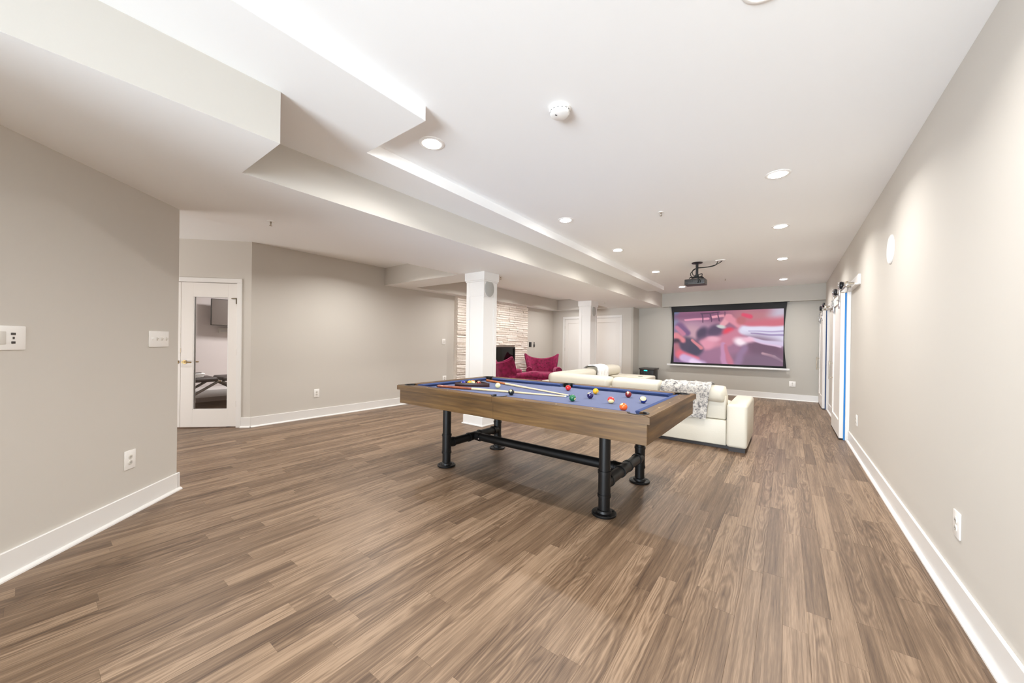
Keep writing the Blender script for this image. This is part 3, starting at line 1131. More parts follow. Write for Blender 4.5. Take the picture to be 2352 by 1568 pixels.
def sP(x, y):
    return (x + 4.11) * s2 - (y - 0.7715) * s2
plate('wall_control', 'white control plate with rocker and keys at the partition\'s outer edge', 'wall control', PT(sP(-3.275, -0.064), 1.268), 0.165, 0.128, 'control')
plate('light_switch', 'white four-gang light switch plate near the partition corner', 'light switch', PT(sP(-3.967, 0.628), 1.271), 0.188, 0.124, 'toggles')
plate('wall_outlet', 'white power outlet low on the diagonal partition', 'outlet', PT(sP(-3.793, 0.455), 0.397), 0.088, 0.134, 'outlet')
plate('wall_outlet', 'white power outlet low on the left wall near the glazed door', 'outlet', frame(XL, 2.909, 0, 1) @ Matrix.Translation((0, 0, 0.402)), 0.085, 0.138, 'outlet')
plate('wall_outlet', 'white power outlet low on the left wall beside the fireplace stone', 'outlet', frame(XL, 5.745, 0, 1) @ Matrix.Translation((0, 0, 0.455)), 0.11, 0.12, 'outlet')
plate('light_switch', 'single white switch plate on the left wall beside the fireplace', 'light switch', frame(XL, 5.711, 0, 1) @ Matrix.Translation((0, 0, 1.29)), 0.10, 0.125, 'rocker')
plate('wall_control', 'black control plate on the wall right of the fireplace', 'wall control', frame(XL, 9.22, 0, 1) @ Matrix.Translation((0, 0, 1.245)), 0.13, 0.15, 'rocker', None, True)
t = thing('remote_holder', 'slim black remote holder beside the black control plate', 'remote holder', (XL, 9.42, 1.245))
b = nb()
box(b, XL, XL + .025, 9.395, 9.445, 1.17, 1.25, 0.004)
new_obj('cradle', b, 'black', t)
b = nb()
box(b, XL + .006, XL + .02, 9.405, 9.435, 1.20, 1.325, 0.004)
new_obj('remote', b, 'dkgrey', t)
plate('wall_outlet', 'white power outlet on the grey wall below the screen corner', 'outlet', frame(0.115, YW, 1, 0) @ Matrix.Translation((0, 0, 0.39)), 0.125, 0.13, 'outlet')
for y, z, lab in ((2.81, 0.40, 'white power outlet on the right wall nearest the camera'), (6.11, 0.39, 'white power outlet on the right wall before the nearer barn door'), (8.815, 0.39, 'white power outlet on the right wall between the barn doors')):
    plate('wall_outlet', lab, 'outlet', frame(XR, y, 0, -1) @ Matrix.Translation((0, 0, z)), 0.088, 0.13, 'outlet')
t = thing('wall_speaker', 'round white flush speaker high on the right wall', 'speaker', (XR, 4.40, 2.115))
TW = Matrix.Translation((XR, 4.40, 2.115)) @ Matrix.Rotation(-PI / 2, 4, 'Y')
b = nb()
lathe(b, [(0.0, 0.0), (0.122, 0.0), (0.122, 0.006), (0.116, 0.010), (0.110, 0.008), (0.0, 0.008)], 40, TW)
new_obj('bezel', b, 'plastic', t)
b = nb()
lathe(b, [(0.0, 0.0115), (0.07, 0.011), (0.109, 0.0095), (0.109, 0.006), (0.0, 0.006)], 40, TW)
new_obj('grille', b, 'white_grille', t)

# ------------------------------------------------------------------ ceiling fittings
def recessed(label, x, y, z, group):
    t = thing('recessed_light', label, 'ceiling light', (x, y, z), 0, group)
    b = nb()
    lathe(b, [(0.066, 0.0), (0.092, 0.0), (0.092, -0.003), (0.080, -0.008), (0.068, -0.006)], 32, Matrix.Translation((x, y, z)))
    new_obj('trim_ring', b, 'plastic', t)
    b = nb()
    lathe(b, [(0.0, -0.016), (0.035, -0.014), (0.060, -0.009), (0.069, -0.004), (0.069, 0.0), (0.0, 0.0)], 32, Matrix.Translation((x, y, z)))
    new_obj('lens', b, 'lamp', t)
    l = area_light('lamp_beam', (0, 0, -0.03), (0, 0, 0), 0.13, 0.13, LAMP_W, LAMP_COL, 150, 'DISK')
    l.parent = t
    return t
YS = [1.79, 3.83, 5.50, 7.54, 9.83]
wl = ['nearest the camera', 'second from the camera', 'third from the camera', 'second from the screen', 'closest to the screen']
for i, y in enumerate(YS):
    recessed('recessed ceiling light in the soffit-side row, %s' % wl[i], -2.112, y, ZM, 'recessed lights in the main ceiling')
    recessed('recessed ceiling light in the right-wall row, %s' % wl[i], -0.080, y, ZM, 'recessed lights in the main ceiling')
# lamps of the same rows that hang over the part of the room behind the camera and above the hidden side ceiling
for i, (x, y, z) in enumerate([(-0.08, -0.25, ZM), (-1.15, -1.05, ZM), (-0.08, -2.3, ZM), (-5.05, 1.1, ZL), (-5.05, 3.2, ZL), (-5.1, 5.9, ZL), (-5.1, 7.7, ZL), (-5.1, 9.5, ZL)]):
    l = area_light('hidden_row_lamp', (x, y, z - .01), (0, 0, 0), 0.13, 0.13, LAMP_W * (1.0 if x > -4 else 1.0 if y < 2 else 1.7 if y < 5 else 1.25), LAMP_COL, 150, 'DISK')
t = thing('smoke_detector', 'round white smoke detector on the main ceiling', 'smoke detector', (-1.151, 1.995, ZM))
TS = Matrix.Translation((-1.151, 1.995, ZM)) @ Matrix.Rotation(PI, 4, 'X')
b = nb()
lathe(b, [(0, 0), (0.066, 0), (0.067, 0.010), (0.064, 0.013), (0, 0.013)], 40, TS)
new_obj('base_plate', b, 'plastic', t)
b = nb()
lathe(b, [(0, 0.013), (0.059, 0.014), (0.061, 0.018), (0.061, 0.030), (0.056, 0.040), (0.046, 0.0445), (0.0, 0.046)], 40, TS)
c = new_obj('cover', b, 'plastic', t)
b = nb()
for a in range(0, 360, 24):
    box(b, 0.0605, 0.0625, -0.006, 0.006, 0.020, 0.0225, 0, TS @ Matrix.Rotation(math.radians(a), 4, 'Z'))
box(b, 0.02, 0.034, -0.004, 0.004, 0.0445, 0.0465, 0.001, TS @ Matrix.Rotation(math.radians(120), 4, 'Z'), 1)
new_obj('vent_slots', b, 'slot', c, False)
for x, y, z, lab in ((-1.128, 4.197, ZM, 'small ceiling sprinkler between the light rows'), (-1.09, 9.145, ZM, 'small ceiling sprinkler near the projection screen'),
                     (-3.80, 1.343, ZS, 'small sprinkler in the low soffit near the glazed door'), (-3.786, 4.697, ZS, 'small sprinkler in the soffit behind the first column'), (-3.771, 8.969, ZS, 'small sprinkler in the soffit behind the second column')):
    t = thing('sprinkler_head', lab, 'sprinkler', (x, y, z))
    TS = Matrix.Translation((x, y, z)) @ Matrix.Rotation(PI, 4, 'X')
    b = nb()
    lathe(b, [(0, 0), (0.030, 0), (0.029, 0.004), (0, 0.005)], 24, TS)
    new_obj('escutcheon', b, 'plastic', t)
    b = nb()
    cyl(b, (0, 0, 0.003), (0, 0, 0.018), 0.007, seg=12, T=TS)
    for sx in (-1, 1):
        tube(b, [(sx * .006, 0, .018), (sx * .010, 0, .028), (sx * .004, 0, .040)], 0.0022, 6, TS)
    lathe(b, [(0, 0.040), (0.013, 0.040), (0.013, 0.042), (0, 0.042)], 16, TS)
    new_obj('deflector', b, 'nickel', t)

# ------------------------------------------------------------------ projector
PX, PY = -1.287, 7.12
t = thing('projector', 'black projector hanging from the ceiling on a short pole', 'projector', (PX, PY, ZM))
b = nb()
lathe(b, [(0, 0), (0.088, 0), (0.088, -0.008), (0.080, -0.016), (0.03, -0.02), (0, -0.02)], 32, Matrix.Translation((PX, PY, ZM)))
new_obj('ceiling_plate', b, 'black', t)
b = nb()
cyl(b, (PX, PY, ZM - .01), (PX, PY, 2.50), 0.022, seg=20)
cyl(b, (PX, PY, 2.53), (PX, PY, 2.49), 0.032, seg=20)
new_obj('pole', b, 'black', t)
b = nb()
box(b, PX - .03, PX + .03, PY - .03, PY + .03, 2.475, 2.50, 0.003)
for a in (35, 145, 215, 325):
    c_, s_ = math.cos(math.radians(a)), math.sin(math.radians(a))
    tube(b, [(PX, PY, 2.485), (PX + .11 * c_, PY + .11 * s_, 2.483), (PX + .13 * c_, PY + .13 * s_, 2.462)], 0.009, 8)
new_obj('spider_mount', b, 'black', t)
BX0, BX1, BY0, BY1, BZ0, BZ1 = PX - .20, PX + .13, PY - .02, PY + .22, 2.362, 2.462
b = nb()
box(b, BX0, BX1, BY0, BY1, BZ0, BZ1, 0.010, None, 3)
body = new_obj('body', b, 'dkgrey', t)
b = nb()
for i in range(9):
    box(b, BX0 + .02 + i * .014, BX0 + .028 + i * .014, BY0 - .003, BY0 + .002, BZ0 + .045, BZ0 + .085)
box(b, BX0 + .02, BX0 + .06, BY0 - .003, BY0 + .002, BZ0 + .015, BZ0 + .035)
for i in range(5):
    box(b, BX1 - .16 + i * .03, BX1 - .142 + i * .03, BY0 - .004, BY0 + .002, BZ0 + .02, BZ0 + .034)
new_obj('rear_ports', b, 'black', body, False)
b = nb()
cyl(b, (PX + .04, BY1 - .01, 2.41), (PX + .04, BY1 + .025, 2.41), 0.034, seg=24)
new_obj('lens', b, 'black', body)
b = nb()
paths = [[(PX + .02, PY - .02, 2.65), (PX + .14, PY - .02, 2.645), (PX + .25, PY - .01, 2.66), (PX + .33, PY, 2.69), (PX + .385, PY + .005, 2.726)],
         [(PX + .02, PY - .02, 2.643), (PX + .16, PY - .025, 2.641), (PX + .26, PY - .015, 2.653), (PX + .30, PY, 2.68), (PX + .32, PY, 2.726)],
         [(PX - .02, PY - .03, 2.64), (PX - .06, PY - .05, 2.60), (PX - .055, PY - .06, 2.53), (PX + .02, PY - .06, 2.47), (PX + .03, BY0 - .02, 2.40), (PX + .02, BY0, 2.385)],
         [(PX - .02, PY - .03, 2.63), (PX - .09, PY - .05, 2.56), (PX - .07, PY - .06, 2.49), (PX + .01, PY - .07, 2.48), (PX + .06, BY0 - .02, 2.42), (PX + .055, BY0, 2.385)],
         [(PX + .01, PY - .03, 2.52), (PX + .09, PY - .05, 2.53), (PX + .07, PY - .05, 2.47), (PX + .0, PY - .05, 2.50), (PX - .06, PY - .04, 2.48)]]
for p in paths:
    tube(b, smooth_path(p, 7), 0.0065, 8)
new_obj('cable', b, 'cable', t)
t = thing('cable_plate', 'small white ceiling box where the projector cables enter', 'cable box', (PX + .36, PY, ZM))
b = nb()
box(b, PX + .29, PX + .44, PY - .05, PY + .06, ZM - .010, ZM, 0.004)
new_obj('cover', b, 'plastic', t)
b = nb()
cyl(b, (PX + .415, PY + .03, ZM - .018), (PX + .415, PY + .03, ZM - .009), 0.010, seg=14)
new_obj('bushing', b, 'ivory', t)

# ------------------------------------------------------------------ projection screen
SY = 10.965
SX0, SX1, SZ0, SZ1 = -2.63, 0.0, 0.755, 2.39
t = thing('projection_screen', 'large pull-down projection screen showing a pink-lit film scene', 'projection screen', ((SX0 + SX1) / 2, SY, SZ0))
b = nb()
rows = []
N = 24
def side(v):
    return 0.055 * (1 - (2 * v - 1) ** 2)
for i in range(N + 1):
    v = i / N
    z = SZ0 + (SZ1 - SZ0) * v
    d = side(v)
    rows.append([(SX0 + d, SY, z), (SX1 - d, SY, z)])
grid_surface(b, rows)
ob = bmesh.ops.solidify(b, geom=list(b.faces), thickness=0.004)
new_obj('black_border', b, 'screen_black', t, False)
b = nb()
box(b, SX0 - .09, SX1 + .06, SY - .018, SY + .018, SZ0 - .042, SZ0 + .004, 0.008)
new_obj('bottom_bar', b, 'white_metal', t)
b = nb()
box(b, SX0 - .05, SX1 + .04, SY - .05, SY + .05, SZ1 - .03, SZ1 + .035, 0.006)
new_obj('roller_case', b, 'black', t)

def film(u, v):
    """soft colour study of the picture on the screen; u to the right, v down"""
    S = lambda a, c_, x: max(0.0, min(1.0, (x - a) / (c_ - a))) ** 2 * (3 - 2 * max(0.0, min(1.0, (x - a) / (c_ - a))))
    u, v = u + 0.007 * math.sin(13 * v + 5 * u) + 0.003 * math.sin(31 * v - 17 * u), v + 0.008 * math.sin(11 * u + 2) + 0.004 * math.sin(29 * u + 9 * v)
    col = [150 + 18 * u - 20 * v, 98 + 8 * u, 128 + 10 * v]
    def mixc(c_, w):
        w = max(0.0, min(1.0, w))
        for i in range(3):
            col[i] += (c_[i] - col[i]) * w
    def blob(cx, cy, rx, ry, c_, ang=0.0, soft=0.45, a=1.0):
        dx, dy = u - cx, (v - cy) * 0.55
        ca, sa = math.cos(ang), math.sin(ang)
        p, q = (dx * ca + dy * sa) / rx, (-dx * sa + dy * ca) / (ry * 0.55)
        r = math.sqrt(p * p + q * q)
        mixc(c_, a * (1 - S(1 - soft, 1 + soft, r)))
    def band(x0, y0, x1, y1, w0, w1, c_, soft=0.4, a=1.0):
        dx, dy = x1 - x0, (y1 - y0) * 0.55
        L2 = dx * dx + dy * dy
        tt = ((u - x0) * dx + (v - y0) * 0.55 * dy) / L2
        tc = max(0.0, min(1.0, tt))
        px, py = u - x0 - dx * tc, (v - y0) * 0.55 - dy * tc
        w = w0 + (w1 - w0) * tc
        mixc(c_, a * (1 - S(1 - soft, 1 + soft, math.sqrt(px * px + py * py) / w)))
    blob(0.02, 0.1, 0.035, 0.28, (86, 132, 170))
    blob(0.25, 0.10, 0.30, 0.10, (128, 78, 112), 0, 0.5)
    blob(0.22, 0.30, 0.22, 0.14, (176, 134, 158), 0.1, 0.6)
    blob(0.19, 0.42, 0.10, 0.14, (196, 154, 168), 0.5, 0.5)
    band(0.12, 0.155, 0.34, 0.135, 0.010, 0.012, (226, 150, 176))
    band(0.38, 0.115, 0.55, 0.10, 0.014, 0.012, (232, 160, 176))
    band(0.28, 0.04, 0.45, 0.03, 0.006, 0.006, (84, 50, 78))
    for x in (0.29, 0.37, 0.44, 0.50):
        band(x, 0.04, x, 0.20, 0.006, 0.005, (84, 50, 84))
    blob(0.80, 0.14, 0.26, 0.14, (186, 120, 130), 0.1, 0.6)
    blob(0.99, 0.08, 0.10, 0.20, (196, 186, 204), 0, 0.7)
    blob(0.29, 0.42, 0.055, 0.13, (74, 56, 86), 0.2)
    blob(0.41, 0.38, 0.080, 0.11, (84, 62, 94), -0.3)
    blob(0.30, 0.55, 0.05, 0.07, (96, 70, 100))
    band(0.68, 0.30, 1.0, 0.27, 0.055, 0.07, (206, 104, 122), 0.6)
    band(0.66, 0.10, 0.72, 0.12, 0.02, 0.02, (222, 70, 104), 0.6)
    band(0.48, 0.26, 0.53, 0.14, 0.03, 0.03, (230, 160, 172))
    band(0.53, 0.14, 0.64, 0.30, 0.034, 0.028, (222, 142, 160))
    blob(0.645, 0.20, 0.042, 0.075, (188, 104, 112), 0.2)
    blob(0.55, 0.42, 0.06, 0.09, (236, 58, 84))
    blob(0.47, 0.305, 0.045, 0.030, (206, 208, 204), 0.2)
    band(0.06, 0.28, 0.14, 0.42, 0.04, 0.03, (120, 84, 128), 0.6)
    band(0.03, 0.32, 0.10, 0.44, 0.025, 0.02, (196, 120, 150), 0.5)
    blob(0.55, 0.82, 0.34, 0.30, (160, 112, 142), 0, 0.6)
    band(0.30, 0.64, 0.52, 0.56, 0.05, 0.05, (208, 138, 160), 0.6)
    band(0.50, 0.58, 0.68, 0.37, 0.055, 0.045, (202, 124, 148), 0.5)
    blob(0.34, 0.62, 0.07, 0.10, (226, 150, 172), -0.4, 0.5)
    blob(0.40, 0.53, 0.06, 0.05, (236, 170, 190), 0.0, 0.6)
    band(0.68, 0.37, 1.02, 0.52, 0.045, 0.10, (222, 216, 238), 0.45)
    band(0.68, 0.34, 1.0, 0.36, 0.020, 0.030, (228, 224, 244), 0.5)
    band(0.74, 0.42, 1.0, 0.47, 0.006, 0.010, (160, 142, 184), 0.6)
    band(0.72, 0.38, 1.0, 0.40, 0.004, 0.008, (176, 160, 200), 0.6)
    blob(0.86, 0.72, 0.20, 0.20, (112, 80, 104), 0.4, 0.5)
    band(0.72, 0.52, 0.98, 0.66, 0.020, 0.012, (226, 196, 224), 0.5)
    band(0.76, 0.54, 1.0, 0.62, 0.012, 0.02, (214, 200, 228), 0.5)
    blob(0.64, 0.58, 0.055, 0.075, (255, 236, 246), 0.2, 0.6)
    blob(0.70, 0.54, 0.05, 0.05, (244, 190, 210), 0.2, 0.7)
    band(0.84, 0.78, 0.93, 0.84, 0.012, 0.014, (226, 180, 186), 0.5)
    band(0.93, 0.84, 0.99, 0.92, 0.014, 0.008, (232, 200, 206), 0.5)
    blob(0.80, 0.93, 0.25, 0.14, (126, 98, 122), 0, 0.6)
    band(0.48, 0.64, 0.51, 1.0, 0.022, 0.030, (196, 140, 178), 0.5)
    band(0.50, 0.66, 0.57, 1.0, 0.012, 0.03, (198, 116, 140), 0.6)
    band(0.68, 0.70, 0.62, 1.0, 0.03, 0.03, (150, 118, 152), 0.7)
    blob(0.16, 0.66, 0.11, 0.16, (74, 62, 88), 0.25, 0.35)
    blob(0.22, 0.74, 0.07, 0.12, (66, 60, 86), 0.0, 0.4)
    band(0.02, 0.47, 0.10, 0.56, 0.035, 0.03, (222, 132, 142), 0.5)
    blob(0.03, 0.58, 0.04, 0.05, (60, 40, 60), 0, 0.6)
    band(0.20, 0.55, 0.27, 0.70, 0.014, 0.020, (216, 130, 140), 0.5)
    blob(0.035, 0.76, 0.035, 0.14, (178, 108, 120), 0, 0.5)
    band(0.06, 0.84, 0.24, 0.93, 0.045, 0.03, (226, 104, 124), 0.5)
    band(0.10, 0.90, 0.30, 1.02, 0.040, 0.04, (206, 176, 216), 0.5)
    band(0.20, 0.97, 0.28, 1.0, 0.03, 0.02, (240, 214, 244), 0.6)
    return col
IX0, IX1, IZ0, IZ1 = SX0 + .085, SX1 - .07, SZ0 + .055, SZ1 - .185
NU, NV = 200, 110
verts, faces, cols = [], [], []
for j in range(NV + 1):
    for i in range(NU + 1):
        u, v = i / NU, j / NV
        verts.append((IX0 + (IX1 - IX0) * u, SY - .0045, IZ1 - (IZ1 - IZ0) * v))
        cols.append(lin([max(0, min(255, q)) for q in film(u, v)]))
for j in range(NV):
    for i in range(NU):
        a = j * (NU + 1) + i
        faces.append((a, a + NU + 1, a + NU + 2, a + 1))
me = bpy.data.meshes.new('picture')
Wt = WM[t.name].inverted()
me.from_pydata([tuple(Wt @ Vector(p)) for p in verts], [], faces)
at = me.color_attributes.new('film', 'FLOAT_COLOR', 'POINT')
flat = []
for c_ in cols:
    flat += [c_[0], c_[1], c_[2], 1.0]
at.data.foreach_set('color', flat)
me.materials.append(M['film'])
o = bpy.data.objects.new('picture', me)
C.objects.link(o)
o.parent = t
o['label'] = 'pink and mauve film picture of people resting under white cloth'

# ------------------------------------------------------------------ pool table
TX0, TX1, TY0, TY1, TZ, TB_ = -3.2285, -0.6709, 2.3163, 3.7590, 0.829, 0.644
CX, CY = (TX0 + TX1) / 2, (TY0 + TY1) / 2
OV = 0.022
RW = 0.115                       # wooden rail width
pt = thing('pool_table', 'rustic brown wooden pool table with blue cloth on black pipe legs', 'pool table', (CX, CY, 0))
NX0, NX1, NY0, NY1 = TX0 + RW, TX1 - RW, TY0 + RW, TY1 - RW    # inner edge of the wood
PR = 0.058
pockets = [(NX0 - .010, NY0 - .010), (NX1 + .010, NY0 - .010), (NX0 - .010, NY1 + .010), (NX1 + .010, NY1 + .010), (CX, NY0 - .012), (CX, NY1 + .012)]
cut = nb()
for x, y in pockets:
    cyl(cut, (x, y, 0.70), (x, y, 0.95), PR, seg=40)
cme = bpy.data.meshes.new('cutter')
cut.to_mesh(cme)
cut.free()
cobj = bpy.data.objects.new('cutter', cme)
C.objects.link(cobj)
def carved(name, bm, m, smooth=False):
    """part of the table with the pocket holes cut through it"""
    o = new_obj(name, bm, m, None, False)
    md = o.modifiers.new('cut', 'BOOLEAN')
    md.operation = 'DIFFERENCE'
    md.object = cobj
    md.solver = 'EXACT'
    dg = bpy.context.evaluated_depsgraph_get()
    ev = o.evaluated_get(dg)
    me2 = bpy.data.meshes.new_from_object(ev)
    o.modifiers.clear()
    me2.transform(WM[pt.name].inverted())
    o.data = me2
    o.parent = pt
    WM[o.name] = WM[pt.name]
    if smooth:
        for p in me2.polygons:
            p.use_smooth = True
        me2.set_sharp_from_angle(angle=math.radians(35))
    return o
RT = 0.046
def rail(poly, m):
    b = nb()
    prism(b, poly, TZ - RT, TZ)
    es = [e for e in b.edges if all(v.co.z > TZ - 1e-4 for v in e.verts)]
    bmesh.ops.bevel(b, geom=es, offset=0.004, segments=2, affect='EDGES')
    carved('rail', b, m)
g = 0.0006
for ya, yb, d in ((TY0, NY0, 1), (TY1, NY1, -1)):
    rail([(TX0 + g, ya), (CX - g, ya), (CX - g, yb), (NX0 + g, yb)], 'twood_x')
    rail([(CX + g, ya), (TX1 - g, ya), (NX1 - g, yb), (CX + g, yb)], 'twood_x')
rail([(TX0, TY0 + g), (TX0, TY1 - g), (NX0, NY1 - g), (NX0, NY0 + g)], 'twood_y')
rail([(TX1, TY0 + g), (TX1, TY1 - g), (NX1, NY1 - g), (NX1, NY0 + g)], 'twood_y')
AZ1 = TZ - RT
for args, m in (((TX0 + OV, CX - g, TY0 + OV, TY0 + OV + .022), 'twood_x'), ((CX + g, TX1 - OV, TY0 + OV, TY0 + OV + .022), 'twood_x'),
                ((TX0 + OV, TX1 - OV, TY1 - OV - .022, TY1 - OV), 'twood_x'),
                ((TX0 + OV, TX0 + OV + .022, TY0 + OV + .0225, TY1 - OV - .0225), 'twood_y'), ((TX1 - OV - .022, TX1 - OV, TY0 + OV + .0225, TY1 - OV - .0225), 'twood_y')):
    b = nb()
    box(b, *args, TB_, AZ1, 0.0015, None, 1)
    new_obj('apron', b, m, pt, False)
b = nb()
box(b, TX0 + OV + .03, TX1 - OV - .03, TY0 + OV + .03, TY1 - OV - .03, TB_ + .02, TB_ + .05)
new_obj('underframe', b, 'plinth', pt, False)
BED = 0.795
b = nb()
box(b, NX0 - .03, NX1 + .03, NY0 - .03, NY1 + .03, BED - .02, BED)
carved('bed_cloth', b, 'cloth')
CW = 0.047
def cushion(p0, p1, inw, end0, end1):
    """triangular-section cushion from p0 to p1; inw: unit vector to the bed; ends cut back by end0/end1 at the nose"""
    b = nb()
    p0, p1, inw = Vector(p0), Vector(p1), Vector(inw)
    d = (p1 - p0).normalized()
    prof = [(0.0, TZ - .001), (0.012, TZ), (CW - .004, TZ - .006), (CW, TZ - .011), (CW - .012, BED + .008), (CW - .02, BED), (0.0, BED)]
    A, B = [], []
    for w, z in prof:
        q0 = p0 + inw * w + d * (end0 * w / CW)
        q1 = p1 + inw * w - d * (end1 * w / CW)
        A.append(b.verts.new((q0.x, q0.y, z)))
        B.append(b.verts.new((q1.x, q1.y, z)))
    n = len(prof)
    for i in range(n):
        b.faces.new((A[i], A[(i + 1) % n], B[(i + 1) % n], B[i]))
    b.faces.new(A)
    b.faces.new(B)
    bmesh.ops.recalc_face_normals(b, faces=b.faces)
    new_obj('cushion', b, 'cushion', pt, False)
e = 0.062
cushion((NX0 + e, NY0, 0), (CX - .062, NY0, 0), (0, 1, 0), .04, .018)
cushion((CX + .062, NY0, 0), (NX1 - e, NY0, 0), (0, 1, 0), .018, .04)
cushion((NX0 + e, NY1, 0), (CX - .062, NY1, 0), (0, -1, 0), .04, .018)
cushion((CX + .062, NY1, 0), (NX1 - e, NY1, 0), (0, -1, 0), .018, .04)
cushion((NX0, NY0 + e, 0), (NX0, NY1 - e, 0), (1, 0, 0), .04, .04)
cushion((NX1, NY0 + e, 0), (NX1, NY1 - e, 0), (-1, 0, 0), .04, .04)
for x, y in pockets:
    b = nb()
    dx, dy = (CX - x), (CY - y)
    aim = math.atan2(dy if abs(dx) < .1 else math.copysign(1, dy), 0 if abs(dx) < .1 else math.copysign(1, dx))
    rows = []
    n = 26
    for i in range(n + 1):
        a = aim + math.radians(62) + (2 * PI - math.radians(124)) * i / n
        c_, s_ = math.cos(a), math.sin(a)
        pr = [(PR - .003, TZ - .04), (PR - .003, TZ + .003), (PR + .003, TZ + .005), (PR + .010, TZ + .005), (PR + .013, TZ + .001)]
        rows.append([(x + r_ * c_, y + r_ * s_, z_) for r_, z_ in pr])
    grid_surface(b, rows)
    bmesh.ops.solidify(b, geom=list(b.faces), thickness=0.002)
    pk = new_obj('pocket', b, 'leather_black', pt)
    b = nb()
    lathe(b, [(PR - .002, TZ - .036), (PR - .004, 0.76), (PR - .012, 0.72), (0.02, 0.70), (0, 0.70), (0, .702), (0.02, .702), (PR - .015, .722), (PR - .007, .76), (PR - .005, TZ - .036)], 28, Matrix.Translation((x, y, 0)))
    new_obj('pocket_cup', b, 'leather_black', pk)
C.objects.unlink(cobj)
bpy.data.objects.remove(cobj)
bpy.data.meshes.remove(cme)
for yy in (NY0 - RW / 2, NY1 + RW / 2):
    for f in (1, 2, 3, 5, 6, 7):
        b = nb()
        lathe(b, [(0, 0.0005), (0.0055, 0.0005), (0.0055, -0.001), (0, -0.001)], 12, Matrix.Translation((NX0 + (NX1 - NX0) * f / 8, yy, TZ)))
        new_obj('rail_sight', b, 'sight', pt)
for xx in (NX0 - RW / 2, NX1 + RW / 2):
    for f in (1, 2, 3):
        b = nb()
        lathe(b, [(0, 0.0005), (0.0055, 0.0005), (0.0055, -0.001), (0, -0.001)], 12, Matrix.Translation((xx, NY0 + (NY1 - NY0) * f / 4, TZ)))
        new_obj('rail_sight', b, 'sight', pt)
# pipe legs
LX, LY, LR, CZ = (-2.8034, -1.0861), (2.625, 3.4563), 0.0425, 0.232
for x in LX:
    for y in LY:
        b = nb()
        cyl(b, (x, y, 0.012), (x, y, TB_ + .03), LR, seg=28)
        lg = new_obj('leg', b, 'black_metal', pt)
        b = nb()
        lathe(b, [(0, 0), (0.090, 0), (0.092, 0.004), (0.092, 0.014), (0.088, 0.018), (0.058, 0.020), (0.053, 0.036), (0.047, 0.040), (0.0, 0.040)], 36, Matrix.Translation((x, y, 0)))
        for a in (45, 135, 225, 315):
            cyl(b, (x + .072 * math.cos(math.radians(a)), y + .072 * math.sin(math.radians(a)), .018), (x + .072 * math.cos(math.radians(a)), y + .072 * math.sin(math.radians(a)), .023), 0.008, seg=6)
        new_obj('floor_flange', b, 'black_metal', lg)
        b = nb()
        for z0, z1, r_ in ((CZ - .085, CZ + .085, LR + .003), (CZ - .098, CZ - .078, LR + .0075), (CZ + .078, CZ + .098, LR + .0075)):
            cyl(b, (x, y, z0), (x, y, z1), r_, seg=28)
        d = 1 if y == LY[0] else -1
        cyl(b, (x, y, CZ), (x, y + d * .085, CZ), LR + .003, seg=28)
        cyl(b, (x, y + d * .075, CZ), (x, y + d * .096, CZ), LR + .0075, seg=28)
        new_obj('tee_fitting', b, 'black_metal', lg)
ym = (LY[0] + LY[1]) / 2
for x, d in ((LX[0], 1), (LX[1], -1)):
    b = nb()
    cyl(b, (x, LY[0] + .09, CZ), (x, LY[1] - .09, CZ), LR, seg=28)
    cr = new_obj('cross_pipe', b, 'black_metal', pt)
    b = nb()
    cyl(b, (x, ym - .085, CZ), (x, ym + .085, CZ), LR + .003, seg=28)
    for s_ in (-1, 1):
        cyl(b, (x, ym + s_ * .076, CZ), (x, ym + s_ * .097, CZ), LR + .0075, seg=28)
    cyl(b, (x, ym, CZ), (x + d * .085, ym, CZ), LR + .003, seg=28)
    cyl(b, (x + d * .076, ym, CZ), (x + d * .097, ym, CZ), LR + .0075, seg=28)
    new_obj('tee_fitting', b, 'black_metal', cr)
    b = nb()
    cyl(b, (x + d * .105, ym - LR - .004, CZ - .01), (x + d * .105, ym - LR + .004, CZ - .01), 0.008, seg=12)
    new_obj('set_screw', b, 'chrome', cr)
b = nb()
cyl(b, (LX[0] + .09, ym, CZ), (LX[1] - .09, ym, CZ), LR, seg=28)
new_obj('stretcher_pipe', b, 'black_metal', pt)

# ------------------------------------------------------------------ balls, rack, cues
BR = 0.0286
bme = nb()
sph(bme, (0, 0, 0), BR, 32, 20)
ball_mesh = bpy.data.meshes.new('pool_ball')
bme.to_mesh(ball_mesh)
bme.free()
for p in ball_mesh.polygons:
    p.use_smooth = True
def digits(txt):
    cu = bpy.data.curves.new('digits', 'FONT')
    cu.body = txt
    cu.size = 0.0155 if len(txt) == 1 else 0.0125
    cu.align_x = 'CENTER'
    cu.align_y = 'CENTER'
    cu.resolution_u = 3
    o = bpy.data.objects.new('digits', cu)
    C.objects.link(o)
    dg = bpy.context.evaluated_depsgraph_get()
    me = bpy.data.meshes.new_from_object(o.evaluated_get(dg))
    C.objects.unlink(o)
    bpy.data.objects.remove(o)
    bpy.data.curves.remove(cu)
    out = nb()
    out.from_mesh(me)
    bpy.data.meshes.remove(me)
    bmesh.ops.triangulate(out, faces=out.faces)
    r = BR + .0003
    for v in out.verts:
        y, z = v.co.x, v.co.y
        v.co = (math.sqrt(max(r * r - y * y - z * z, 0)), y, z)
    return out
M['digit'] = mat('black_number_print', (20, 18, 18), 0.3)
COL = {1: (240, 178, 36), 2: (40, 50, 150), 3: (206, 30, 34), 4: (40, 30, 84), 5: (238, 98, 30), 6: (14, 104, 62), 7: (122, 24, 28), 8: (18, 24, 22),
       9: (240, 178, 36), 10: (30, 50, 130), 11: (206, 34, 36), 13: (236, 96, 34), 14: (18, 112, 64), 15: (128, 30, 32)}
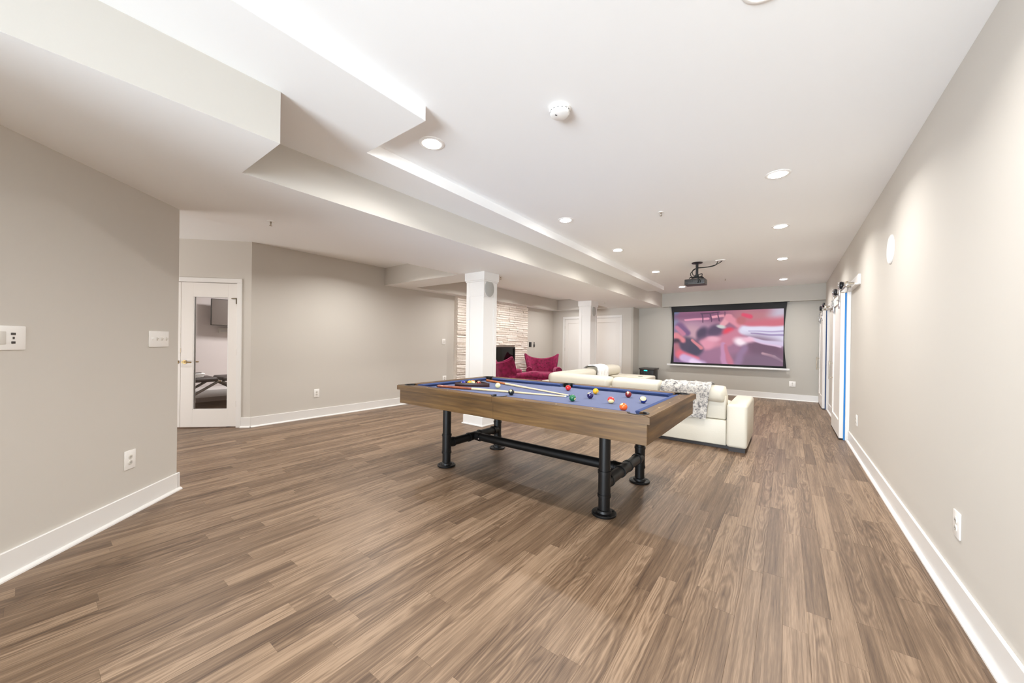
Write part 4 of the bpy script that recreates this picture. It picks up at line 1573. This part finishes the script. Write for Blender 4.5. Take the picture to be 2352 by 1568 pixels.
NAMES = {0: 'cream white cue ball between the crossed cues', 1: 'plain yellow ball beside the far side cushion', 2: 'plain blue ball inside the wooden rack', 3: 'plain red ball in front of the far middle pocket',
         4: 'plain dark purple ball in the middle of the cloth', 5: 'plain orange ball at the near corner pocket', 6: 'plain green ball touching the cue tips', 7: 'plain maroon ball near the far right cushion',
         8: 'plain black ball beside the nearer cue', 9: 'yellow striped ball inside the wooden rack', 10: 'blue and cream striped ball near the right end rail', 11: 'red and cream striped ball on the right half of the cloth',
         13: 'orange striped ball inside the wooden rack', 14: 'green striped ball inside the wooden rack', 15: 'maroon striped ball inside the wooden rack'}
def ball(n, x, y, rot, z=None):
    o = bpy.data.objects.new('pool_ball', ball_mesh.copy())
    o.data.materials.append(M['cueball'] if n == 0 else ball_mat('ball_%d_enamel' % n, COL[n], n > 8))
    C.objects.link(o)
    o.location = (x, y, BED + BR + .0004)
    o.rotation_euler = rot
    tag(o, NAMES[n], 'ball', 'billiard balls on the pool table')
    WM[o.name] = ID.copy()
    if n:
        for k in (0, 1):
            b = digits(str(n))
            if k:
                bmesh.ops.transform(b, matrix=Matrix.Rotation(PI, 4, 'Z'), verts=b.verts)
            new_obj('number', b, 'digit', o, True, 60, False)
M['cueball'] = mat('cream_cue_ball', (240, 234, 180), 0.12, coat=0.5)
V_ = math.radians(-127)         # turns a ball's +X side to the camera
ball(0, -2.46, 3.03, (0, 0, 0))
ball(8, -2.032, 2.70, (0.3, -0.7, V_ + 1.0))
ball(6, -1.432, 2.759, (0.2, 0.2, V_ + 2.0))
ball(3, -1.797, 3.363, (0.3, -0.8, V_ - .5))
ball(1, -1.47, 3.309, (1.0, 0.6, V_ + 1.9))
ball(4, -1.389, 3.01, (0.2, -0.9, V_))
ball(11, -1.142, 2.873, (0.9, 0.1, V_ - .6))
ball(7, -1.152, 3.309, (0.2, -0.7, V_ + .8))
ball(10, -0.945, 3.071, (-0.7, 0.35, V_ - .2))
ball(5, -0.945, 2.615, (0.2, -0.9, V_ + .1))
def in_rack(t_, h_):
    return (-2.908 + .843 * t_ - .537 * h_, 2.845 + .537 * t_ + .843 * h_)
ball(2, *in_rack(.078, .0315), (0.1, -0.5, V_))
ball(9, *in_rack(.140, .082), (0.9, 0.2, V_ + .2))
ball(14, *in_rack(.185, .0315), (-0.6, -0.3, V_ + .5))
ball(13, *in_rack(.165, .139), (0.4, 0.8, V_ - .3))
ball(15, *in_rack(.250, .0315), (0.5, -0.2, V_ + .1))

rk = thing('ball_rack', 'dark wooden triangular ball rack lying on the blue cloth', 'ball rack', (-2.80, 2.98, BED))
P0, P1 = Vector((-2.908, 2.845, 0)), Vector((-2.602, 3.040, 0))
dv = (P1 - P0).normalized()
nv_ = Vector((-dv.y, dv.x, 0))
P2 = (P0 + P1) / 2 + nv_ * ((P1 - P0).length * 0.866)
T3 = [P0, P1, P2]
for i in range(3):
    a, c_ = T3[i], T3[(i + 1) % 3]
    d = (c_ - a).normalized()
    L = (c_ - a).length
    b = nb()
    box(b, -0.004, L + .004, -0.012, 0.0, BED + .0006, BED + .040, 0.003, Matrix(((d.x, -d.y, 0, a.x), (d.y, d.x, 0, a.y), (0, 0, 1, 0), (0, 0, 0, 1))))
    new_obj('side', b, 'rack_wood', rk)

def cue(label, tip, butt, bm_, zt, zb):
    t = thing('pool_cue', label, 'cue', (butt[0], butt[1], zb))
    a, c_ = Vector((*butt, zb)), Vector((*tip, zt))
    d = c_ - a
    L = d.length
    P = lambda s: a + d * (s / L)
    b = nb()
    tube(b, [P(0), P(0.012), P(0.42)], [0.0125, 0.0148, 0.0120], 16)
    new_obj('butt', b, bm_, t)
    b = nb()
    tube(b, [P(-0.012), P(0.0)], [0.011, 0.0135], 14)
    new_obj('bumper', b, 'black_rubber', t)
    b = nb()
    tube(b, [P(0.42), P(0.7), P(1.1), P(L - .028)], [0.0120, 0.0105, 0.0080, 0.0066], 16)
    new_obj('shaft', b, 'cue_shaft', t)
    b = nb()
    tube(b, [P(L - .028), P(L - .008)], 0.0066, 14)
    new_obj('ferrule', b, 'ferrule', t)
    b = nb()
    tube(b, [P(L - .008), P(L)], [0.0066, 0.0055], 14)
    new_obj('tip', b, 'cue_tip', t)
cue('long wooden cue with an orange butt by the far corner pocket', (-1.590, 3.005), (-2.985, 3.455), 'cue_butt', BED + .008, BED + .0152)
cue('long wooden cue with a reddish butt along the near cushion', (-1.575, 2.935), (-2.965, 2.640), 'cue_butt_red', BED + .008, BED + .0152)

# ------------------------------------------------------------------ sectional sofa
sf = thing('sectional_sofa', 'cream leather L-shaped sectional sofa behind the pool table', 'sofa', (-1.9, 5.9, 0))
SXL, SXR, SYF = -3.34, -0.585, 5.20
b = nb()
box(b, SXL + .06, -0.42, SYF + .05, 6.05, 0, 0.055)
box(b, SXL + .06, -2.42, 6.05, 8.05, 0, 0.055)
new_obj('plinth', b, 'plinth', sf, False)
b = nb()
for xa, xb in ((SXL, -2.08), (-2.075, -1.375), (-1.37, SXR)):
    box(b, xa, xb, SYF, 6.10, 0.045, 0.355, 0.014, None, 3)
new_obj('back_base', b, 'leather', sf)
b = nb()
box(b, SXL, -2.42, 6.10, 7.46, 0.045, 0.355, 0.014, None, 3)
new_obj('side_base', b, 'leather', sf)
for xa, xb in ((SXL + .03, -2.08), (-2.07, -1.375), (-1.365, SXR - .01)):
    b = nb()
    box(b, xa, xb, SYF + .035, SYF + .24, 0.358, 0.66, 0.02, None, 3)
    new_obj('back_panel', b, 'leather', sf)
    b = nb()
    rbox(b, (max(xa, -2.4) + xb) / 2 if xa > -3 else (-2.40 - 2.08) / 2, 5.80, 0.43, (xb - xa) if xa > -3 else 0.34, 0.72, 0.17, 6)
    new_obj('seat_cushion', b, 'leather', sf)
def bolster(p0, p1, ry, rz, taper0=0.0, taper1=0.0):
    b = nb()
    p0, p1 = Vector(p0), Vector(p1)
    d = (p1 - p0).normalized()
    s_ = Vector((-d.y, d.x, 0))
    rows = []
    n = 26
    for i in range(n + 1):
        f = i / n
        w = 1.0
        for q in (f, 1 - f):
            if q < 0.10:
                w = min(w, math.sqrt(max(0.0, 1 - (1 - q / 0.10) ** 2)) * 0.35 + 0.65 if q > 0 else 0.0)
        c_ = p0 + (p1 - p0) * f
        row = []
        for k in range(24):
            a = 2 * PI * k / 24
            ca, sa = math.cos(a), math.sin(a)
            e_ = 0.72
            row.append(c_ + s_ * (math.copysign(abs(ca) ** e_, ca) * ry * w) + Vector((0, 0, math.copysign(abs(sa) ** e_, sa) * rz * w)))
        rows.append(row)
    grid_surface(b, rows, None, True)
    bmesh.ops.remove_doubles(b, verts=b.verts, dist=1e-4)
    return new_obj('headrest', b, 'leather', sf, True, 70)
bolster((-1.36, SYF + .12, 0.685), (-0.590, SYF + .12, 0.665), 0.155, 0.105)
bolster((-2.075, SYF + .12, 0.690), (-1.365, SYF + .12, 0.685), 0.155, 0.105)
bolster((-3.16, SYF + .12, 0.695), (-2.085, SYF + .12, 0.690), 0.155, 0.105)
bolster((-3.10, SYF + .10, 0.695), (-3.10, 6.75, 0.700), 0.155, 0.105)
bolster((-3.10, 6.76, 0.725), (-3.10, 8.00, 0.725), 0.165, 0.110)
for ya, yb in ((SYF + .3, 6.75), (6.76, 7.97)):
    b = nb()
    box(b, SXL + .02, SXL + .26, ya, yb, 0.358, 0.66, 0.02, None, 3)
    new_obj('back_panel', b, 'leather', sf)
b = nb()
rbox(b, -2.72, 6.80, 0.43, 0.66, 1.25, 0.17, 6)
new_obj('seat_cushion', b, 'leather', sf)
b = nb()
box(b, SXR + .006, -0.362, 5.13, 6.16, 0.05, 0.575, 0.035, None, 4)
ar = new_obj('arm', b, 'leather', sf)
b = nb()
box(b, SXR + .03, -0.385, 5.16, 6.12, 0.0, 0.05)
new_obj('arm_foot', b, 'plinth', ar, False)
b = nb()
box(b, SXL, -2.24, 7.47, 8.12, 0.05, 0.625, 0.03, None, 4)
ar = new_obj('console_arm', b, 'leather', sf)
b = nb()
lathe(b, [(0.0, 0.002), (0.040, 0.002), (0.046, 0.004), (0.046, 0.0), (0.0, 0.0)], 24, Matrix.Translation((-2.42, 7.66, 0.625)))
new_obj('cup_holder', b, 'black', ar)

# throws
rnd2 = random.Random(5)
def draped(name, label, mname, x0, x1, path, group=None, jag=0.012, along='x', skew=None):
    o_ = thing(name, label, 'throw', (0, 0, 0))
    nx = 34
    top, bot = [], []
    nrm = []
    for j, p in enumerate(path):
        a, c_ = Vector((0, *path[max(j - 1, 0)])), Vector((0, *path[min(j + 1, len(path) - 1)]))
        tt = (c_ - a).normalized()
        nrm.append(Vector((0, -tt.z, tt.y)))
    for i in range(nx + 1):
        f = i / nx
        r1, r2 = [], []
        for j, p in enumerate(path):
            sh = skew(f, j / (len(path) - 1)) if skew else 0.0
            x = x0 + (x1 - x0) * f + sh
            w = 0.006 * math.sin(f * 23 + j * .4) + 0.004 * math.sin(f * 61 + j) + rnd2.uniform(-.003, .003)
            ex = jag * rnd2.uniform(-1, 1) if j in (0, len(path) - 1) else 0
            base = Vector((x, p[0], p[1] + ex))
            r1.append(base + nrm[j] * (0.016 + w))
            r2.append(base + nrm[j] * 0.002)
        top.append(r1)
        bot.append(r2)
    if along == 'y':
        R_ = lambda v: Vector((v.y, v.x, v.z))
        top = [[R_(v) for v in r] for r in top]
        bot = [[R_(v) for v in r] for r in bot]
    b = nb()
    rows = [t_ + list(reversed(bb)) for t_, bb in zip(top, bot)]
    grid_surface(b, rows, None, True)
    b.verts.ensure_lookup_table()
    new_obj('cloth', b, mname, o_, True, 80)
    return o_
def over_bolster(cy, cz, ry, rz, z_front, z_back):
    pts = []
    n = 5
    for i in range(n):
        pts.append((cy - ry - .004, z_front + (cz - z_front) * i / n))
    for i in range(15):
        a = PI - PI * i / 14
        ca, sa = math.cos(a), math.sin(a)
        pts.append((cy + math.copysign(abs(ca) ** .72, ca) * (ry + .003), cz + abs(sa) ** .72 * (rz + .003)))
    for i in range(1, n + 1):
        pts.append((cy + ry + .004, cz - (cz - z_back) * i / n))
    return pts
draped('fur_throw', 'mottled grey and white fur throw draped over the sofa back', 'fur', -1.345, -0.755,
       over_bolster(SYF + .12, 0.68, 0.158, 0.107, 0.36, 0.57), None, 0.012, 'x', lambda f, s: -0.05 * max(0, 1 - s * 3))
draped('white_throw', 'white woven throw lying across the sofa\'s left headrest', 'throw_white', 6.78, 7.32,
       over_bolster(-3.10, 0.728, 0.168, 0.114, 0.675, 0.54), None, 0.008, 'y', lambda f, s: -0.30 * max(0, s - .35))

# ------------------------------------------------------------------ wing chairs
def wing_chair(label, loc, rotz):
    t = thing('wing_chair', label, 'armchair', loc, rotz, 'magenta wing chairs by the fireplace')
    # local frame: chair faces +y
    b = nb()
    rows = []
    nu, nv = 28, 16
    for j in range(nv + 1):
        v = j / nv
        row = []
        for i in range(nu + 1):
            u = -1 + 2 * i / nu
            a = abs(u)
            htop = 0.86 + 0.17 * a ** 2.4
            z = 0.34 + (htop - 0.34) * v
            wid = 0.33 + 0.13 * v ** 1.3
            x = math.copysign(a ** 0.92, u) * wid
            wing = 0.22 * max(0, a - 0.55) ** 1.1 / 0.45 ** 1.1 * (0.75 + 0.25 * math.sin(PI * v))
            y = -0.30 - 0.10 * v + wing * (1 - .35 * v ** 3)
            tuft = 0.012 * math.cos(u * 3 * PI) * math.sin(v * PI) * (1 if a < .6 else 0.2)
            row.append((x, y + tuft, z))
        rows.append(row)
    grid_surface(b, rows)
    bmesh.ops.solidify(b, geom=list(b.faces), thickness=-0.085)
    bmesh.ops.bevel(b, geom=[e_ for e_ in b.edges if e_.is_manifold and e_.calc_face_angle(0) > 1.2], offset=0.028, segments=3, affect='EDGES')
    bk = new_obj('backrest', b, 'velvet', t, True, 75, True) if False else None
    me_ = bpy.data.meshes.new('backrest')
    b.to_mesh(me_)
    b.free()
    for p in me_.polygons:
        p.use_smooth = True
    me_.materials.append(M['velvet'])
    bk = bpy.data.objects.new('backrest', me_)
    C.objects.link(bk)
    bk.parent = t
    WM[bk.name] = WM[t.name]
    for z, us in ((0.72, (-0.36, -0.12, 0.12, 0.36)), (0.60, (-0.24, 0.0, 0.24))):
        for u in us:
            v = (z - .34) / .53
            b = nb()
            sph(b, (u * 0.42, -0.30 - .10 * v + .012, z), 0.013, 10, 8, None, (1, .6, 1))
            new_obj('button', b, 'button', bk, True, 60, False)
    for s_ in (-1, 1):
        b = nb()
        pth = smooth_path([(s_ * .37, -.30, .50), (s_ * .375, -.12, .56), (s_ * .38, .10, .575), (s_ * .39, .30, .585), (s_ * .395, .40, .565)], 6)
        tube(b, pth, [0.05 + 0.035 * (i / (len(pth) - 1)) for i in range(len(pth))], 16)
        box(b, s_ * .365 - .05, s_ * .365 + .05, -.30, .40, .26, .56, 0.03, None, 3)
        new_obj('arm', b, 'velvet', t, True, 60, False)
    b = nb()
    box(b, -.38, .38, -.33, .40, .20, .34, 0.03, None, 3)
    new_obj('seat_base', b, 'velvet', t, True, 60, False)
    b = nb()
    rbox(b, 0, .06, .40, .68, .68, .19, 5)
    new_obj('seat_cushion', b, 'velvet', t, True, 60, False)
    for sx in (-1, 1):
        for sy, yy in ((1, .33), (-1, -.27)):
            b = nb()
            cyl(b, (sx * .33, yy, .21), (sx * .35, yy + sy * .02, 0), 0.024, 0.014, seg=12)
            new_obj('leg', b, 'plinth', t, True, 60, False)
    return t
wc = wing_chair('magenta velvet wing chair facing the room beside the double doors', (-5.40, 8.60, 0), math.radians(-142))
dup(wc, (-5.00, 6.72, 0), math.radians(-24), 'magenta velvet wing chair half hidden by the column, seen from its side')

# ------------------------------------------------------------------ subwoofer / media cabinet
t = thing('audio_cabinet', 'black audio cabinet with a teal display beside the screen', 'audio cabinet', (-3.13, 10.7, 0))
b = nb()
box(b, -3.34, -2.96, 10.50, 10.92, 0.03, 0.58, 0.006)
cb = new_obj('cabinet', b, 'black', t)
b = nb()
box(b, -3.36, -2.93, 10.48, 10.94, 0.58, 0.625, 0.005)
new_obj('top_panel', b, 'dkgrey', t)
b = nb()
box(b, -3.22, -3.13, 10.493, 10.499, 0.545, 0.572)
new_obj('display', b, 'teal_led', t, False)
b = nb()
for i in range(7):
    cyl(b, (-3.29 + i * .048, 10.50, 0.49), (-3.29 + i * .048, 10.485, 0.49), 0.010, seg=12)
new_obj('knob', b, 'dkgrey', cb)
b = nb()
for i in range(10):
    box(b, -3.31, -2.99, 10.494, 10.50, 0.10 + i * .034, 0.118 + i * .034)
new_obj('grille_bars', b, 'dkgrey', cb, False)
b = nb()
for x in (-3.3, -3.0):
    for y in (10.54, 10.88):
        b = nb()
        cyl(b, (x, y, 0), (x, y, .035), 0.018, seg=12)
        new_obj('foot', b, 'black_rubber', t)
